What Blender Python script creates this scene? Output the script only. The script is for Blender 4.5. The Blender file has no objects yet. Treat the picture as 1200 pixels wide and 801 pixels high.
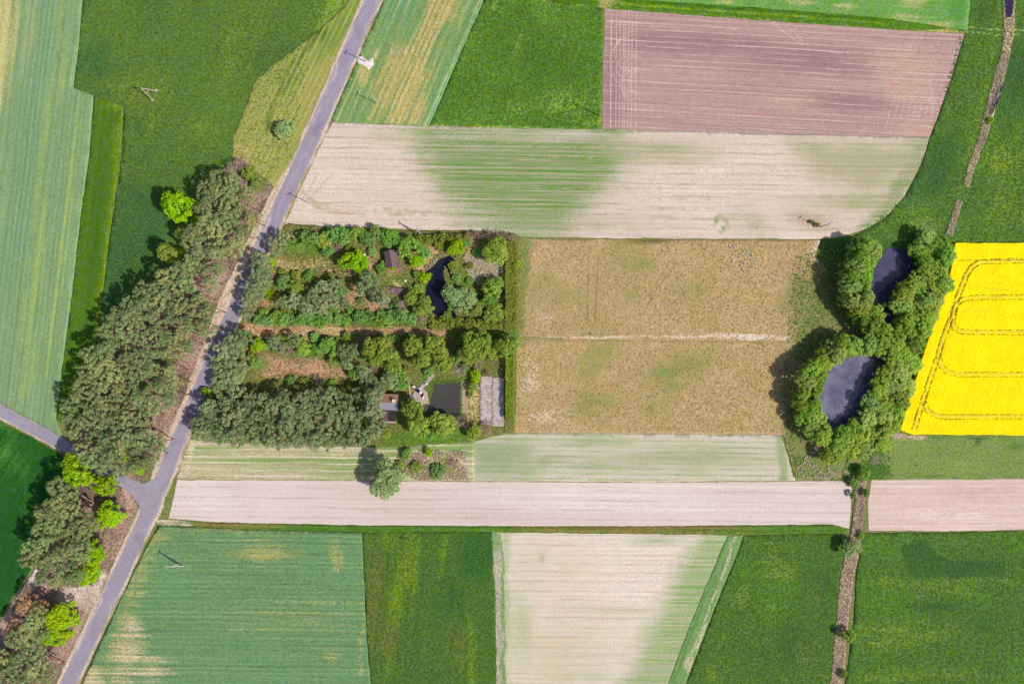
import bpy, math, random
import numpy as np
from mathutils import Vector
from mathutils.geometry import delaunay_2d_cdt

# ------------------------------------------------------------------ camera, sky, sun, exposure
R = math.radians
scene = bpy.context.scene
COL = scene.collection
H = 200.0                       # flying height of the drone, metres
PX = 0.25                       # metres per photograph pixel on the ground
cam_d = bpy.data.cameras.new('camera'); cam = bpy.data.objects.new('camera', cam_d); COL.objects.link(cam)
cam.location = (0, 0, H); cam.rotation_euler = (0, 0, 0)
cam_d.lens = 24.0; cam_d.sensor_width = 36.0; cam_d.clip_start = 1.0; cam_d.clip_end = 5000.0
scene.camera = cam
SUN_EL = R(47.0); SUN_AZ = math.atan2(23.0, -11.0)      # azimuth from +Y towards +X
world = bpy.data.worlds.new('World'); scene.world = world; world.use_nodes = True
wn = world.node_tree.nodes; wl = world.node_tree.links
for n in list(wn): wn.remove(n)
sky = wn.new('ShaderNodeTexSky'); sky.sky_type = 'NISHITA'; sky.sun_disc = False
sky.sun_elevation = SUN_EL; sky.sun_rotation = SUN_AZ; sky.altitude = 100; sky.air_density = 1.0; sky.dust_density = 2.0
bg = wn.new('ShaderNodeBackground'); bg.inputs[1].default_value = 0.10
wo = wn.new('ShaderNodeOutputWorld'); wl.new(sky.outputs[0], bg.inputs[0]); wl.new(bg.outputs[0], wo.inputs[0])
sun_d = bpy.data.lights.new('sun', 'SUN'); sun_d.energy = 4.0; sun_d.angle = R(0.53); sun_d.color = (1.0, 0.95, 0.88)
sun = bpy.data.objects.new('sun', sun_d); COL.objects.link(sun); sun.location = (60, -30, 150)
S = Vector((math.sin(SUN_AZ)*math.cos(SUN_EL), math.cos(SUN_AZ)*math.cos(SUN_EL), math.sin(SUN_EL)))
sun.rotation_euler = S.to_track_quat('Z', 'Y').to_euler()
vs = scene.view_settings
vs.view_transform = 'Standard'; vs.look = 'None'; vs.gamma = 1.0; vs.use_curve_mapping = False; vs.exposure = 0.35
scene.cycles.max_bounces = 6; scene.cycles.diffuse_bounces = 3; scene.cycles.transmission_bounces = 3
K = 1.50                        # sunlit display value of a surface of albedo 1, for choosing albedos

rng = np.random.default_rng(7)
random.seed(7)

# ------------------------------------------------------------------ helpers
def s2l(c): return c/12.92 if c <= 0.04045 else ((c+0.055)/1.055)**2.4
def C(r, g, b, k=K): return tuple(min(0.8, s2l(x/255)/k) for x in (r, g, b)) + (1.0,)
def W(u, v, h=0.0):             # photograph pixel seen at height h -> world x, y
    s = PX*(H-h)/H
    return ((u-600)*s, (400.5-v)*s)
def tag(o, label=None, cat=None, group=None, kind=None):
    if label: o['label'] = label
    if cat: o['category'] = cat
    if group: o['group'] = group
    if kind: o['kind'] = kind
    return o
def empty(name, loc, rz=0.0):
    o = bpy.data.objects.new(name, None); COL.objects.link(o); o.location = loc; o.rotation_euler = (0, 0, rz)
    o.empty_display_size = 0.5
    return o
def link(name, me, parent=None):
    o = bpy.data.objects.new(name, me); COL.objects.link(o)
    if parent is not None: o.parent = parent
    return o
def mesh_np(name, V, F, mat, attr=None, attr_name='tint', smooth=False):
    """V (n,3), F (m,k) with k 3 or 4"""
    me = bpy.data.meshes.new(name)
    V = np.asarray(V, np.float32); F = np.asarray(F, np.int32); k = F.shape[1]
    me.vertices.add(len(V)); me.vertices.foreach_set('co', V.ravel())
    me.loops.add(F.size); me.loops.foreach_set('vertex_index', F.ravel())
    me.polygons.add(len(F)); me.polygons.foreach_set('loop_start', np.arange(0, F.size, k, dtype=np.int32))
    me.polygons.foreach_set('loop_total', np.full(len(F), k, np.int32))
    if smooth: me.polygons.foreach_set('use_smooth', np.ones(len(F), bool))
    if attr is not None:
        a = np.asarray(attr, np.float32)
        if a.ndim == 1:
            at = me.attributes.new(attr_name, 'FLOAT', 'POINT'); at.data.foreach_set('value', a)
        else:
            at = me.attributes.new(attr_name, 'FLOAT_COLOR', 'POINT')
            if a.shape[1] == 3: a = np.concatenate([a, np.ones((len(a), 1), np.float32)], 1)
            at.data.foreach_set('color', a.ravel())
    me.update(calc_edges=True); me.validate()
    if mat: me.materials.append(mat)
    return me

class MB:                       # small mesh builder
    def __init__(s): s.v = []; s.f = []
    def box(s, x0, x1, y0, y1, z0, z1):
        b = len(s.v)
        s.v += [(x0,y0,z0),(x1,y0,z0),(x1,y1,z0),(x0,y1,z0),(x0,y0,z1),(x1,y0,z1),(x1,y1,z1),(x0,y1,z1)]
        s.f += [tuple(b+i for i in q) for q in ((0,3,2,1),(4,5,6,7),(0,1,5,4),(1,2,6,5),(2,3,7,6),(3,0,4,7))]
        return s
    def hexa(s, pts):           # 8 points, bottom 4 then top 4
        b = len(s.v); s.v += [tuple(p) for p in pts]
        s.f += [tuple(b+i for i in q) for q in ((0,3,2,1),(4,5,6,7),(0,1,5,4),(1,2,6,5),(2,3,7,6),(3,0,4,7))]
        return s
    def tube(s, p0, p1, r0, r1, n=7, cap=True):
        p0 = Vector(p0); p1 = Vector(p1); d = (p1-p0).normalized()
        a = d.orthogonal().normalized(); b2 = d.cross(a); b = len(s.v)
        for p, r in ((p0, r0), (p1, r1)):
            for i in range(n):
                t = 2*math.pi*i/n; q = p + a*(math.cos(t)*r) + b2*(math.sin(t)*r); s.v.append(tuple(q))
        for i in range(n): s.f.append((b+i, b+(i+1) % n, b+n+(i+1) % n, b+n+i))
        if cap: s.f.append(tuple(b+n+i for i in range(n))); s.f.append(tuple(b+n-1-i for i in range(n)))
        return s
    def poly(s, pts):
        b = len(s.v); s.v += [tuple(p) for p in pts]; s.f.append(tuple(range(b, b+len(pts)))); return s
    def mesh(s, name, mat):
        me = bpy.data.meshes.new(name); me.from_pydata(s.v, [], s.f); me.update()
        if mat: me.materials.append(mat)
        return me
    def build(s, name, mat, parent=None): return link(name, s.mesh(name, mat), parent)

# numpy value noise
def _hash(ix, iy, seed):
    n = (ix.astype(np.int64)*374761393 + iy.astype(np.int64)*668265263 + seed*1442695040888963) & 0x7fffffff
    n = (n ^ (n >> 13))*1274126177 & 0x7fffffff
    return ((n ^ (n >> 16)) & 0xffff)/65535.0
def vnoise(x, y, seed=0):
    ix = np.floor(x); iy = np.floor(y); fx = x-ix; fy = y-iy
    fx = fx*fx*(3-2*fx); fy = fy*fy*(3-2*fy)
    a = _hash(ix, iy, seed); b = _hash(ix+1, iy, seed); c = _hash(ix, iy+1, seed); d = _hash(ix+1, iy+1, seed)
    return (a*(1-fx)+b*fx)*(1-fy) + (c*(1-fx)+d*fx)*fy
def fbm(x, y, seed=0, o=4):
    t = 0; a = .5
    for i in range(o): t = t + a*vnoise(x*2**i, y*2**i, seed+i*17); a *= .5
    return t/(1-.5**o)

def inside(poly, u, v):
    p = np.asarray(poly, float); r = np.zeros(len(u), bool); n = len(p)
    for i in range(n):
        x0, y0 = p[i]; x1, y1 = p[i-1]
        if y0 == y1: continue
        c = ((y0 > v) != (y1 > v)) & (u < (x1-x0)*(v-y0)/(y1-y0)+x0); r ^= c
    return r
def dist_line(pts, u, v, closed=False):
    p = np.asarray(pts, float); d = np.full(len(u), 1e9); n = len(p)
    for i in range(n if closed else n-1):
        a = p[i]; b = p[(i+1) % n]; e = b-a; L = max(1e-9, e@e)
        t = np.clip(((u-a[0])*e[0]+(v-a[1])*e[1])/L, 0, 1)
        d = np.minimum(d, np.hypot(u-a[0]-t*e[0], v-a[1]-t*e[1]))
    return d
# mask makers, all in photograph pixels on the ground
def blob(cx, cy, rx, ry, ang=0.0, k=.5, s=1.0):
    ca, sa = math.cos(R(ang)), math.sin(R(ang))
    def f(u, v):
        x = (u-cx)*ca+(v-cy)*sa; y = -(u-cx)*sa+(v-cy)*ca
        return s*np.clip(.5+(1-np.hypot(x/rx, y/ry))*k, 0, 1)
    return f
def line(pts, w, soft=2.0, s=1.0):
    return lambda u, v: s*np.clip(.5+(w/2-dist_line(pts, u, v))/soft, 0, 1)
def area(poly, soft=4.0, s=1.0):
    def f(u, v):
        d = dist_line(poly, u, v, True); i = inside(poly, u, v)
        return s*np.clip(.5+np.where(i, d, -d)/soft, 0, 1)
    return f
def mx(*fs):
    def f(u, v):
        r = fs[0](u, v)
        for g in fs[1:]: r = np.maximum(r, g(u, v))
        return r
    return f

# ------------------------------------------------------------------ materials
def new_mat(name):
    m = bpy.data.materials.new(name); m.use_nodes = True
    nt = m.node_tree
    for n in list(nt.nodes): nt.nodes.remove(n)
    return m, nt
class NT:
    def __init__(s, nt): s.nt = nt
    def n(s, t, **kw):
        o = s.nt.nodes.new(t)
        for k, v in kw.items(): setattr(o, k, v)
        return o
    def set(s, sock, x):
        if isinstance(x, bpy.types.NodeSocket): s.nt.links.new(x, sock)
        elif x is not None: sock.default_value = x[:3] if (hasattr(x, '__len__') and sock.type == 'VECTOR') else x
    def math(s, op, a, b=None, c=None, clamp=False):
        o = s.n('ShaderNodeMath', operation=op, use_clamp=clamp); s.set(o.inputs[0], a); s.set(o.inputs[1], b)
        if c is not None: s.set(o.inputs[2], c)
        return o.outputs[0]
    def mix(s, f, a, b, blend='MIX'):
        o = s.n('ShaderNodeMix', data_type='RGBA', blend_type=blend); s.set(o.inputs[0], f); s.set(o.inputs[6], a); s.set(o.inputs[7], b)
        return o.outputs[2]
    def smooth(s, x, a, b, lo=0.0, hi=1.0):
        o = s.n('ShaderNodeMapRange', interpolation_type='SMOOTHSTEP'); s.set(o.inputs[0], x)
        for i, y in zip((1, 2, 3, 4), (a, b, lo, hi)): o.inputs[i].default_value = y
        return o.outputs[0]
    def noise(s, vec, scale, detail=4, rough=.55, dist=0.0):
        o = s.n('ShaderNodeTexNoise'); s.set(o.inputs['Vector'], vec); o.inputs['Scale'].default_value = scale
        o.inputs['Detail'].default_value = detail; o.inputs['Roughness'].default_value = rough; o.inputs['Distortion'].default_value = dist
        return o.outputs['Fac']
    def mapping(s, vec, rot=0.0, scale=(1, 1, 1)):
        o = s.n('ShaderNodeMapping'); s.set(o.inputs[0], vec); o.inputs[2].default_value = (0, 0, rot); o.inputs[3].default_value = scale
        return o.outputs[0]
    def bump(s, h, strength, dist, normal=None):
        o = s.n('ShaderNodeBump'); o.inputs['Strength'].default_value = strength; o.inputs['Distance'].default_value = dist
        s.set(o.inputs['Height'], h)
        if normal is not None: s.set(o.inputs['Normal'], normal)
        return o.outputs[0]
    def bsdf(s, col, rough=.9, spec=.2, normal=None, **kw):
        o = s.n('ShaderNodeBsdfPrincipled'); s.set(o.inputs['Base Color'], col); s.set(o.inputs['Roughness'], rough)
        o.inputs['Specular IOR Level'].default_value = spec
        for k, v in kw.items(): s.set(o.inputs[k], v)
        if normal is not None: s.set(o.inputs['Normal'], normal)
        return o.outputs[0]
    def out(s, sh):
        o = s.n('ShaderNodeOutputMaterial'); s.nt.links.new(sh, o.inputs[0])

def field_mat(name, base, m=(), ang=0.0, row=None, streak=(.03, .9, .10), blotch=(.04, .10), speck=(1.6, .12),
              edge=(1.0, .5, .6), tint=None, bump=(.5, .10), sharp=.2, hue=.06, mott=.55, lines=None):
    """soil or crop: base colour, up to three patch colours (mask attribute), streaks along the drilling direction (degrees, photo sense)"""
    mt, nt = new_mat(name); g = NT(nt)
    tc = g.n('ShaderNodeTexCoord').outputs['Object']
    vec = g.mapping(tc, rot=R(ang))
    st = g.noise(g.mapping(vec, 0, (streak[0], streak[1], 1)), 1.0, 4, .6)
    bl = g.noise(tc, blotch[0], 5, .6)
    sp = g.noise(tc, speck[0], 3, .65)
    c_ = lambda x: g.math('SUBTRACT', x, .5)
    p = g.math('ADD', g.math('ADD', g.math('MULTIPLY', c_(st), edge[0]), g.math('MULTIPLY', c_(sp), edge[1])), g.math('MULTIPLY', c_(bl), edge[2]))
    col = base
    if tint is not None:        # second colour following the blotches
        col = g.mix(g.smooth(bl, .42, .64, 0, tint[1]), base, tint[0])
    if m:
        at = g.n('ShaderNodeAttribute', attribute_name='mask'); sep = g.n('ShaderNodeSeparateColor'); nt.links.new(at.outputs[0], sep.inputs[0])
        for i, mc in enumerate(m):
            if mc is None: continue
            mk = sep.outputs[i]
            # perturb only where the mask is neither empty nor full
            x = g.math('ADD', mk, g.math('MULTIPLY', p, g.smooth(mk, 0.0, .15)))
            f = g.smooth(x, .5-sharp, .5+sharp)
            if mott: f = g.math('MULTIPLY', f, g.smooth(g.math('ADD', g.math('MULTIPLY', st, .6), g.math('MULTIPLY', sp, .4)), .36, .58, 1-mott, 1.0))
            col = g.mix(f, col, mc)
    if lines:                   # drill and wheel lines: spacing m, share of the width, colour, strength
        sx_ = g.n('ShaderNodeSeparateXYZ'); nt.links.new(vec, sx_.inputs[0])
        for spc, wid, lc, am in lines:
            yy = g.math('ADD', sx_.outputs[1], g.math('MULTIPLY', bl, spc*.9))
            fr = g.math('ABSOLUTE', g.math('SUBTRACT', g.math('FRACT', g.math('DIVIDE', yy, spc)), .5))
            ln = g.smooth(fr, wid*.5, wid*.5+.12, 1.0, 0.0)
            ln = g.math('MULTIPLY', ln, g.smooth(g.noise(g.mapping(vec, 0, (.05, 3.1/spc, 1)), 1.0, 3, .6), .40, .62, 0, am))
            col = g.mix(ln, col, lc)
    hn = g.noise(tc, .5, 4, .7)  # slight hue drift, plant to plant
    hs = g.n('ShaderNodeHueSaturation'); g.set(hs.inputs['Color'], col)
    g.set(hs.inputs['Hue'], g.math('MULTIPLY_ADD', c_(hn), hue, .5)); g.set(hs.inputs['Saturation'], g.math('MULTIPLY_ADD', c_(hn), -.9, 1.0))
    col = hs.outputs[0]
    v = g.math('MULTIPLY_ADD', c_(st), 2*streak[2]*2.6, 1.0)
    v = g.math('ADD', v, g.math('MULTIPLY', c_(sp), 2*speck[1]*5.0))
    sp2 = g.noise(g.mapping(vec, 0, (1.0, 2.4, 1)), 1.6, 2, .5)
    v = g.math('ADD', v, g.math('MULTIPLY', c_(sp2), 2*speck[1]*2.5))
    v = g.math('ADD', v, g.math('MULTIPLY', c_(bl), 2*blotch[1]*2.2))
    hgt = sp
    if row:
        sx = g.n('ShaderNodeSeparateXYZ'); nt.links.new(vec, sx.inputs[0])
        y = g.math('ADD', sx.outputs[1], g.math('MULTIPLY', bl, .8))
        rw = g.math('SINE', g.math('MULTIPLY', y, 2*math.pi/row[0]))
        amp = g.math('MULTIPLY', g.smooth(st, .25, .7), row[1])
        v = g.math('ADD', v, g.math('MULTIPLY', rw, amp))
        hgt = g.math('ADD', sp, g.math('MULTIPLY', rw, .25))
    vm = g.n('ShaderNodeVectorMath', operation='SCALE'); g.set(vm.inputs[0], col); g.set(vm.inputs['Scale'], v)
    nrm = g.bump(hgt, bump[0], bump[1]) if bump else None
    g.out(g.bsdf(vm.outputs[0], .95, .1, nrm))
    return mt

def plain_mat(name, col, var=.12, scale=2.0, rough=.85, spec=.2, bump=None, col2=None, metallic=0.0):
    mt, nt = new_mat(name); g = NT(nt)
    tc = g.n('ShaderNodeTexCoord').outputs['Object']
    ns = g.noise(tc, scale, 5, .6)
    c = col if col2 is None else g.mix(g.smooth(ns, .4, .62), col, col2)
    n2 = g.noise(tc, scale*5, 3, .6)
    v = g.math('MULTIPLY_ADD', g.math('SUBTRACT', n2, .5), 4*var, 1.0)
    vm = g.n('ShaderNodeVectorMath', operation='SCALE'); g.set(vm.inputs[0], c); g.set(vm.inputs['Scale'], v)
    nr = g.bump(n2, bump[0], bump[1]) if bump else None
    g.out(g.bsdf(vm.outputs[0], rough, spec, nr, Metallic=metallic))
    return mt

def leaf_mat(name, a, b, c=None, trans=.35, hue=.03, val=.25, gain=1.85):
    """foliage: a..b by clump tint, c on some whole trees"""
    up_ = lambda q: None if q is None else tuple(min(.62, x*gain) for x in q[:3])+(1.0,)
    a, b, c = up_(a), up_(b), up_(c)
    mt, nt = new_mat(name); g = NT(nt)
    at = g.n('ShaderNodeAttribute', attribute_name='tint').outputs['Fac']
    oi = g.n('ShaderNodeObjectInfo').outputs['Random']
    col = g.mix(at, a, b)
    if c is not None: col = g.mix(g.smooth(oi, .55, .95, 0, .75), col, c)
    hs = g.n('ShaderNodeHueSaturation'); nt.links.new(col, hs.inputs['Color'])
    r2 = g.math('FRACT', g.math('MULTIPLY', oi, 7.31))
    g.set(hs.inputs['Hue'], g.math('MULTIPLY_ADD', g.math('SUBTRACT', r2, .5), hue, .5))
    g.set(hs.inputs['Value'], g.math('MULTIPLY_ADD', g.math('SUBTRACT', g.math('FRACT', g.math('MULTIPLY', oi, 13.7)), .5), val, 1.0))
    d = g.bsdf(hs.outputs[0], .7, .25)
    t = g.n('ShaderNodeBsdfTranslucent'); nt.links.new(hs.outputs[0], t.inputs[0])
    mxs = g.n('ShaderNodeMixShader'); mxs.inputs[0].default_value = trans
    nt.links.new(d, mxs.inputs[1]); nt.links.new(t.outputs[0], mxs.inputs[2])
    g.out(mxs.outputs[0])
    return mt

def water_mat(name, col, col2, scale=.25, lily=None):
    mt, nt = new_mat(name); g = NT(nt)
    tc = g.n('ShaderNodeTexCoord').outputs['Object']
    n = g.noise(tc, scale, 4, .6)
    c = g.mix(g.smooth(n, .4, .65), col, col2)
    if lily is not None:        # floating scum in speckled rafts
        n2 = g.noise(tc, 2.4, 4, .7); n3 = g.noise(tc, .18, 3, .5)
        c = g.mix(g.math('MULTIPLY', g.smooth(n2, .52, .66), g.smooth(n3, .42, .6)), c, lily)
    nr = g.bump(g.noise(tc, 3.0, 3, .5), .15, .02)
    g.out(g.bsdf(c, .05, .5, nr, IOR=1.33))
    return mt

# ------------------------------------------------------------------ ground sheets
def resample(poly, step):
    p = np.asarray(poly, float); out = []
    for i in range(len(p)):
        a, b = p[i], p[(i+1) % len(p)]; L = np.hypot(*(b-a)); off = max(abs(a[0]-600)-700, abs(a[1]-400)-500, 0)
        st = step if off == 0 else step*6
        n = max(1, int(L/st))
        for k in range(n): out.append(a+(b-a)*k/n)
    return np.array(out)
LAYER = [0]; USED_Z = []
def field(name, label, cat, poly, mat, z=0.0, sp=5.0, fine=(), masks=(), jit=1.0, step=5.0, warp=6.0, relief=.0, kind='structure', skirt=True, zfun=None, smooth=True):
    """one sheet of ground or crop; poly in photograph pixels; sp spacing in pixels; z crop height in metres"""
    LAYER[0] += 1
    z = round(z/.002)*.002 + .004
    while any(abs(z-q) < .0035 for q in USED_Z): z += .004
    USED_Z.append(z)
    b = resample(poly, step)
    s = LAYER[0]*31
    b = b + jit*2*np.stack([fbm(b[:, 0]/9, b[:, 1]/9, s, 3)-.5, fbm(b[:, 0]/9+50, b[:, 1]/9, s+5, 3)-.5], 1)*2
    lo = b.min(0); hi = b.max(0)
    def grid(sp, lo, hi):
        gx = np.arange(lo[0]+sp*.6, hi[0], sp); gy = np.arange(lo[1]+sp*.6, hi[1], sp)
        if len(gx) == 0 or len(gy) == 0: return np.zeros((0, 2))
        q = np.stack(np.meshgrid(gx, gy), -1).reshape(-1, 2); return q + (rng.random(q.shape)-.5)*sp*.5
    g = grid(sp, lo, hi)
    off = (np.abs(g[:, 0]-600) > 615) | (np.abs(g[:, 1]-400) > 415)
    g = g[~off | (rng.random(len(g)) < .04)]
    for fp, fs in fine:
        fp = np.asarray(fp, float); g = g[~inside(fp, g[:, 0], g[:, 1])]
        q = grid(fs, np.maximum(fp.min(0), lo), np.minimum(fp.max(0), hi)); q = q[inside(fp, q[:, 0], q[:, 1])]; g = np.concatenate([g, q])
    if len(g):
        g = g[inside(b, g[:, 0], g[:, 1])]
        g = g[dist_line(b, g[:, 0], g[:, 1], True) > min(sp, 2.0)*.4]
    P = np.concatenate([b, g]) if len(g) else b
    r = delaunay_2d_cdt([Vector((x, y)) for x, y in P], [], [list(range(len(b)))], 1, 1e-4)
    co = np.array([(v.x, v.y) for v in r[0]]); F = np.array([f for f in r[2] if len(f) == 3], np.int32)
    F = F[:, ::-1]
    u, v = co[:, 0], co[:, 1]
    V = np.zeros((len(co), 3)); V[:, 0] = (u-600)*PX; V[:, 1] = (400.5-v)*PX
    V[:, 2] = z + (relief*(fbm(u/7, v/7, s+9, 3)-.5) if relief else 0)
    if zfun is not None: V[:, 2] += zfun(u, v)
    wu = u + warp*2*(fbm(u/22, v/22, s+3, 3)-.5); wv = v + warp*(fbm(u/22+9, v/22, s+4, 3)-.5)
    mk = np.zeros((len(co), 3), np.float32)
    for i, f in enumerate(masks):
        if f is not None:
            wrp = not getattr(f, 'nowarp', False)
            mk[:, i] = f(wu, wv) if wrp else f(u, v)
    nrm_up = np.cross(V[F[:, 1]]-V[F[:, 0]], V[F[:, 2]]-V[F[:, 0]])[:, 2]
    F[nrm_up < 0] = F[nrm_up < 0][:, ::-1]
    if skirt and z > .05:       # crop edge drops to the ground
        e = np.concatenate([F[:, [0, 1]], F[:, [1, 2]], F[:, [2, 0]]]); es = np.sort(e, 1)
        _, idx, cnt = np.unique(es[:, 0].astype(np.int64)*len(V)+es[:, 1], return_index=True, return_counts=True)
        be = e[idx[cnt == 1]]; n0 = len(V); bv = np.unique(be); m = {int(k): n0+i for i, k in enumerate(bv)}
        low = V[bv].copy(); low[:, 2] = .002
        V = np.concatenate([V, low]); mk = np.concatenate([mk, mk[bv]])
        lowi = np.vectorize(m.get)(be)
        F = np.concatenate([F, np.stack([be[:, 1], be[:, 0], lowi[:, 0]], 1), np.stack([be[:, 1], lowi[:, 0], lowi[:, 1]], 1)])
    o = link(name, mesh_np(name, V, F, mat, mk, 'mask', smooth))
    tag(o, label, cat, None, kind)
    return o
def nowarp(f):
    g = lambda u, v: f(u, v)
    g.nowarp = True
    return g
def offset(pts, d):             # polyline offset to one side, pixels (d may be a list)
    p = np.asarray(pts, float); out = []
    for i in range(len(p)):
        t = p[min(i+1, len(p)-1)]-p[max(i-1, 0)]; t /= np.hypot(*t); k = d[i] if hasattr(d, '__len__') else d
        out.append(p[i]+np.array([-t[1], t[0]])*k)
    return np.array(out)
def ribbon(pts, l, r): return np.concatenate([offset(pts, l), offset(pts, -r if not hasattr(r, '__len__') else [-x for x in r])[::-1]])

# ------------------------------------------------------------------ the ground and the fields
gm = field_mat('verge_grass', C(132, 134, 80), streak=(.2, .2, .03), blotch=(.06, .18), speck=(1.4, .2), tint=(C(108, 124, 62), .8))
g0 = MB(); g0.poly([(-1600, -1600, 0), (1600, -1600, 0), (1600, 1600, 0), (-1600, 1600, 0)])
tag(g0.build('ground', gm), 'grassy ground showing between fields and along boundaries', 'ground', kind='structure')

ROAD = [(520, -190), (455, -40), (437, 0), (393, 100), (349, 200), (332, 236), (303, 300), (276, 362), (256, 408), (238, 450), (215, 503), (176, 598), (128, 700), (80, 800), (25, 915), (-40, 1050)]
SIDE = [(-260, 352), (-120, 421), (0, 481), (40, 502), (75, 521), (112, 545), (142, 562), (170, 578), (182, 583)]

# left cereal
m = field_mat('cereal_blue', C(132, 160, 112), (C(202, 190, 128), C(158, 178, 98), C(118, 154, 114)), ang=96.7, row=(1.6, .035),
              streak=(.012, .55, .07), blotch=(.03, .05), speck=(2.2, .10), edge=(1.6, .3, .6), sharp=.38, lines=[(2.9, .08, C(112, 146, 100), .6), (1.4, .2, C(150, 182, 128), .5)])
F = [(-260, -190), (118, -190), (97, 0), (93, 50), (86, 103), (110, 112), (105, 180), (95, 250), (85, 340), (73, 430), (66, 490), (74, 512), (52, 500), (0, 471), (-260, 341)]
field('cereal_field', 'pale blue-green cereal field with yellowed strips beside the straight dark grass strip', 'field', F, m, z=.30, sp=6, jit=.35,
      masks=(mx(blob(6, 40, 15, 75, 4, .5), blob(40, 30, 6, 50, 5, .4, .8), blob(-60, 200, 40, 200, 8, .5)),
             mx(line([(62, 100), (48, 250), (30, 460)], 9, 18), line([(92, 120), (74, 300), (55, 440)], 6, 16, .9), line([(75, 0), (70, 100)], 8, 14)),
             mx(line([(52, 0), (38, 130), (15, 330)], 22, 40, .9))))
# mown strip
m = field_mat('strip_grass', C(84, 120, 34), (C(124, 148, 30), C(70, 108, 30)), ang=97, streak=(.02, .7, .09), blotch=(.05, .08), speck=(2.0, .12), sharp=.35, row=(2.0, .04))
F = [(110, 112), (145, 124), (143, 180), (135, 225), (127, 290), (117, 372), (106, 440), (100, 510), (66, 492), (73, 430), (85, 340), (95, 250), (105, 180)]
field('grass_strip', 'narrow dark-lime grass strip wedged between cereal and meadow', 'field', F, m, z=.10, sp=4, jit=.4,
      masks=(mx(line([(144, 126), (126, 290), (112, 400)], 8, 14), blob(135, 124, 14, 6)), blob(112, 280, 8, 120, 5, .5, .8)))
# dark meadow top left
m = field_mat('meadow_dark', C(88, 119, 52), (C(108, 132, 52), C(58, 100, 54), C(122, 156, 58)), ang=-64, streak=(.05, .5, .06), blotch=(.05, .16), speck=(1.3, .22), tint=(C(94, 124, 50), .7), bump=(.5, .12), sharp=.35, hue=.11)
F = [(97, -190), (97, 0), (86, 103), (110, 112), (145, 124), (143, 180), (127, 290), (105, 440), (96, 500), (190, 440), (260, 260), (310, 215), (345, 190), (425, 12), (500, -190)]
field('meadow', 'dark green meadow with a timber pole, along the pine wood', 'meadow', F, m, z=.08, sp=6, jit=.5,
      masks=(mx(blob(170, 110, 26, 24), blob(125, 98, 22, 6, 10), blob(178, 140, 14, 14), blob(235, 155, 20, 14, 0, .4, .8), blob(290, 40, 26, 50, 20, .4, .8)),
             mx(area([(142, 215), (190, 225), (215, 240), (170, 330), (118, 400), (126, 290)], 40), blob(110, 75, 22, 26, 0, .5, .8)),
             blob(395, 15, 22, 40, 25, .5)))
# hay strip by the road
m = field_mat('hay_strip', C(164, 164, 86), (C(118, 148, 60), C(78, 112, 40), C(190, 170, 110)), ang=-64, row=(1.5, .05), streak=(.02, .9, .08), blotch=(.05, .08), speck=(2.0, .09), sharp=.45, mott=.2, edge=(1.4, .6, .8), lines=[(1.6, .25, C(184, 178, 110), .7)])
F = [(300, 92), (330, 68), (372, 36), (392, 18), (422, -10), (430, -8), (346, 190), (318, 222), (296, 214), (272, 190), (272, 160)]
field('mown_strip', 'yellowish mown hay strip between dark meadow and asphalt road', 'field', F, m, z=.09, sp=4, jit=.6,
      masks=(mx(area([(372, 36), (440, -20), (415, 40), (365, 80)], 24), line([(372, 36), (330, 68), (300, 92), (272, 165), (272, 190)], 9, 16), blob(330, 90, 24, 14, -40, .5, .75), blob(345, 95, 18, 8, -60, .5, .8)),
             mx(line([(378, 30), (350, 72), (326, 112), (310, 150)], 5, 7), blob(372, 40, 10, 7)),
             mx(line([(424, 10), (380, 110), (350, 176)], 4, 8), blob(285, 185, 10, 14))))
# triangle cereal right of the road
m = field_mat('cereal_tri', C(128, 160, 96), (C(190, 172, 108), C(110, 160, 110), C(205, 188, 140)), ang=113.5, row=(1.7, .05), streak=(.02, .8, .10), blotch=(.05, .08), speck=(2.0, .12), edge=(1.6, .5, .8), sharp=.3, lines=[(2.7, .10, C(196, 184, 130), .7), (1.5, .15, C(96, 136, 84), .7)])
F = [(640, -190), (567, 0), (503, 147), (440, 145), (400, 144), (388, 140), (402, 108), (430, 45), (452, -4), (530, -190)]
field('cereal_field', 'triangular thin green cereal field with yellow streaks right of the road', 'field', F, m, z=.22, sp=5, jit=.5,
      masks=(mx(blob(500, 40, 10, 60, 24), blob(470, 95, 26, 45, 24), blob(480, 130, 36, 14), blob(520, 10, 18, 20), blob(445, 100, 14, 20, 20, .5, .8), blob(427, 88, 8, 12)),
             mx(line([(565, 0), (505, 140)], 16, 22), blob(470, 10, 14, 30, 20)), mx(blob(477, 61, 5, 3), line([(445, 55), (438, 66)], 3, 3))))
# rich meadow
m = field_mat('meadow_rich', C(88, 130, 42), (C(124, 160, 66), C(70, 112, 40), C(150, 168, 66)), ang=-66, streak=(.06, .6, .06), blotch=(.06, .14), speck=(1.2, .26), tint=(C(100, 142, 50), .7), bump=(.6, .14), sharp=.35, hue=.11)
F = [(640, -190), (567, 0), (503, 147), (560, 149), (704, 152), (707, 10), (690, 6), (640, 1), (612, -30), (660, -190)]
field('meadow', 'rich green meadow between triangular cereal field and ploughed field', 'meadow', F, m, z=.12, sp=5, jit=.4,
      masks=(mx(blob(607, 125, 12, 8), blob(578, 10, 12, 8), blob(660, 120, 30, 14, 0, .5, .8), line([(612, 40), (600, 70)], 4, 8)), blob(640, 70, 50, 30, 0, .4, .7), mx(line([(625, -2), (690, 5)], 4, 5), blob(695, 144, 10, 4), line([(505, 148), (700, 150)], 2, 4, .8))))
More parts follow.
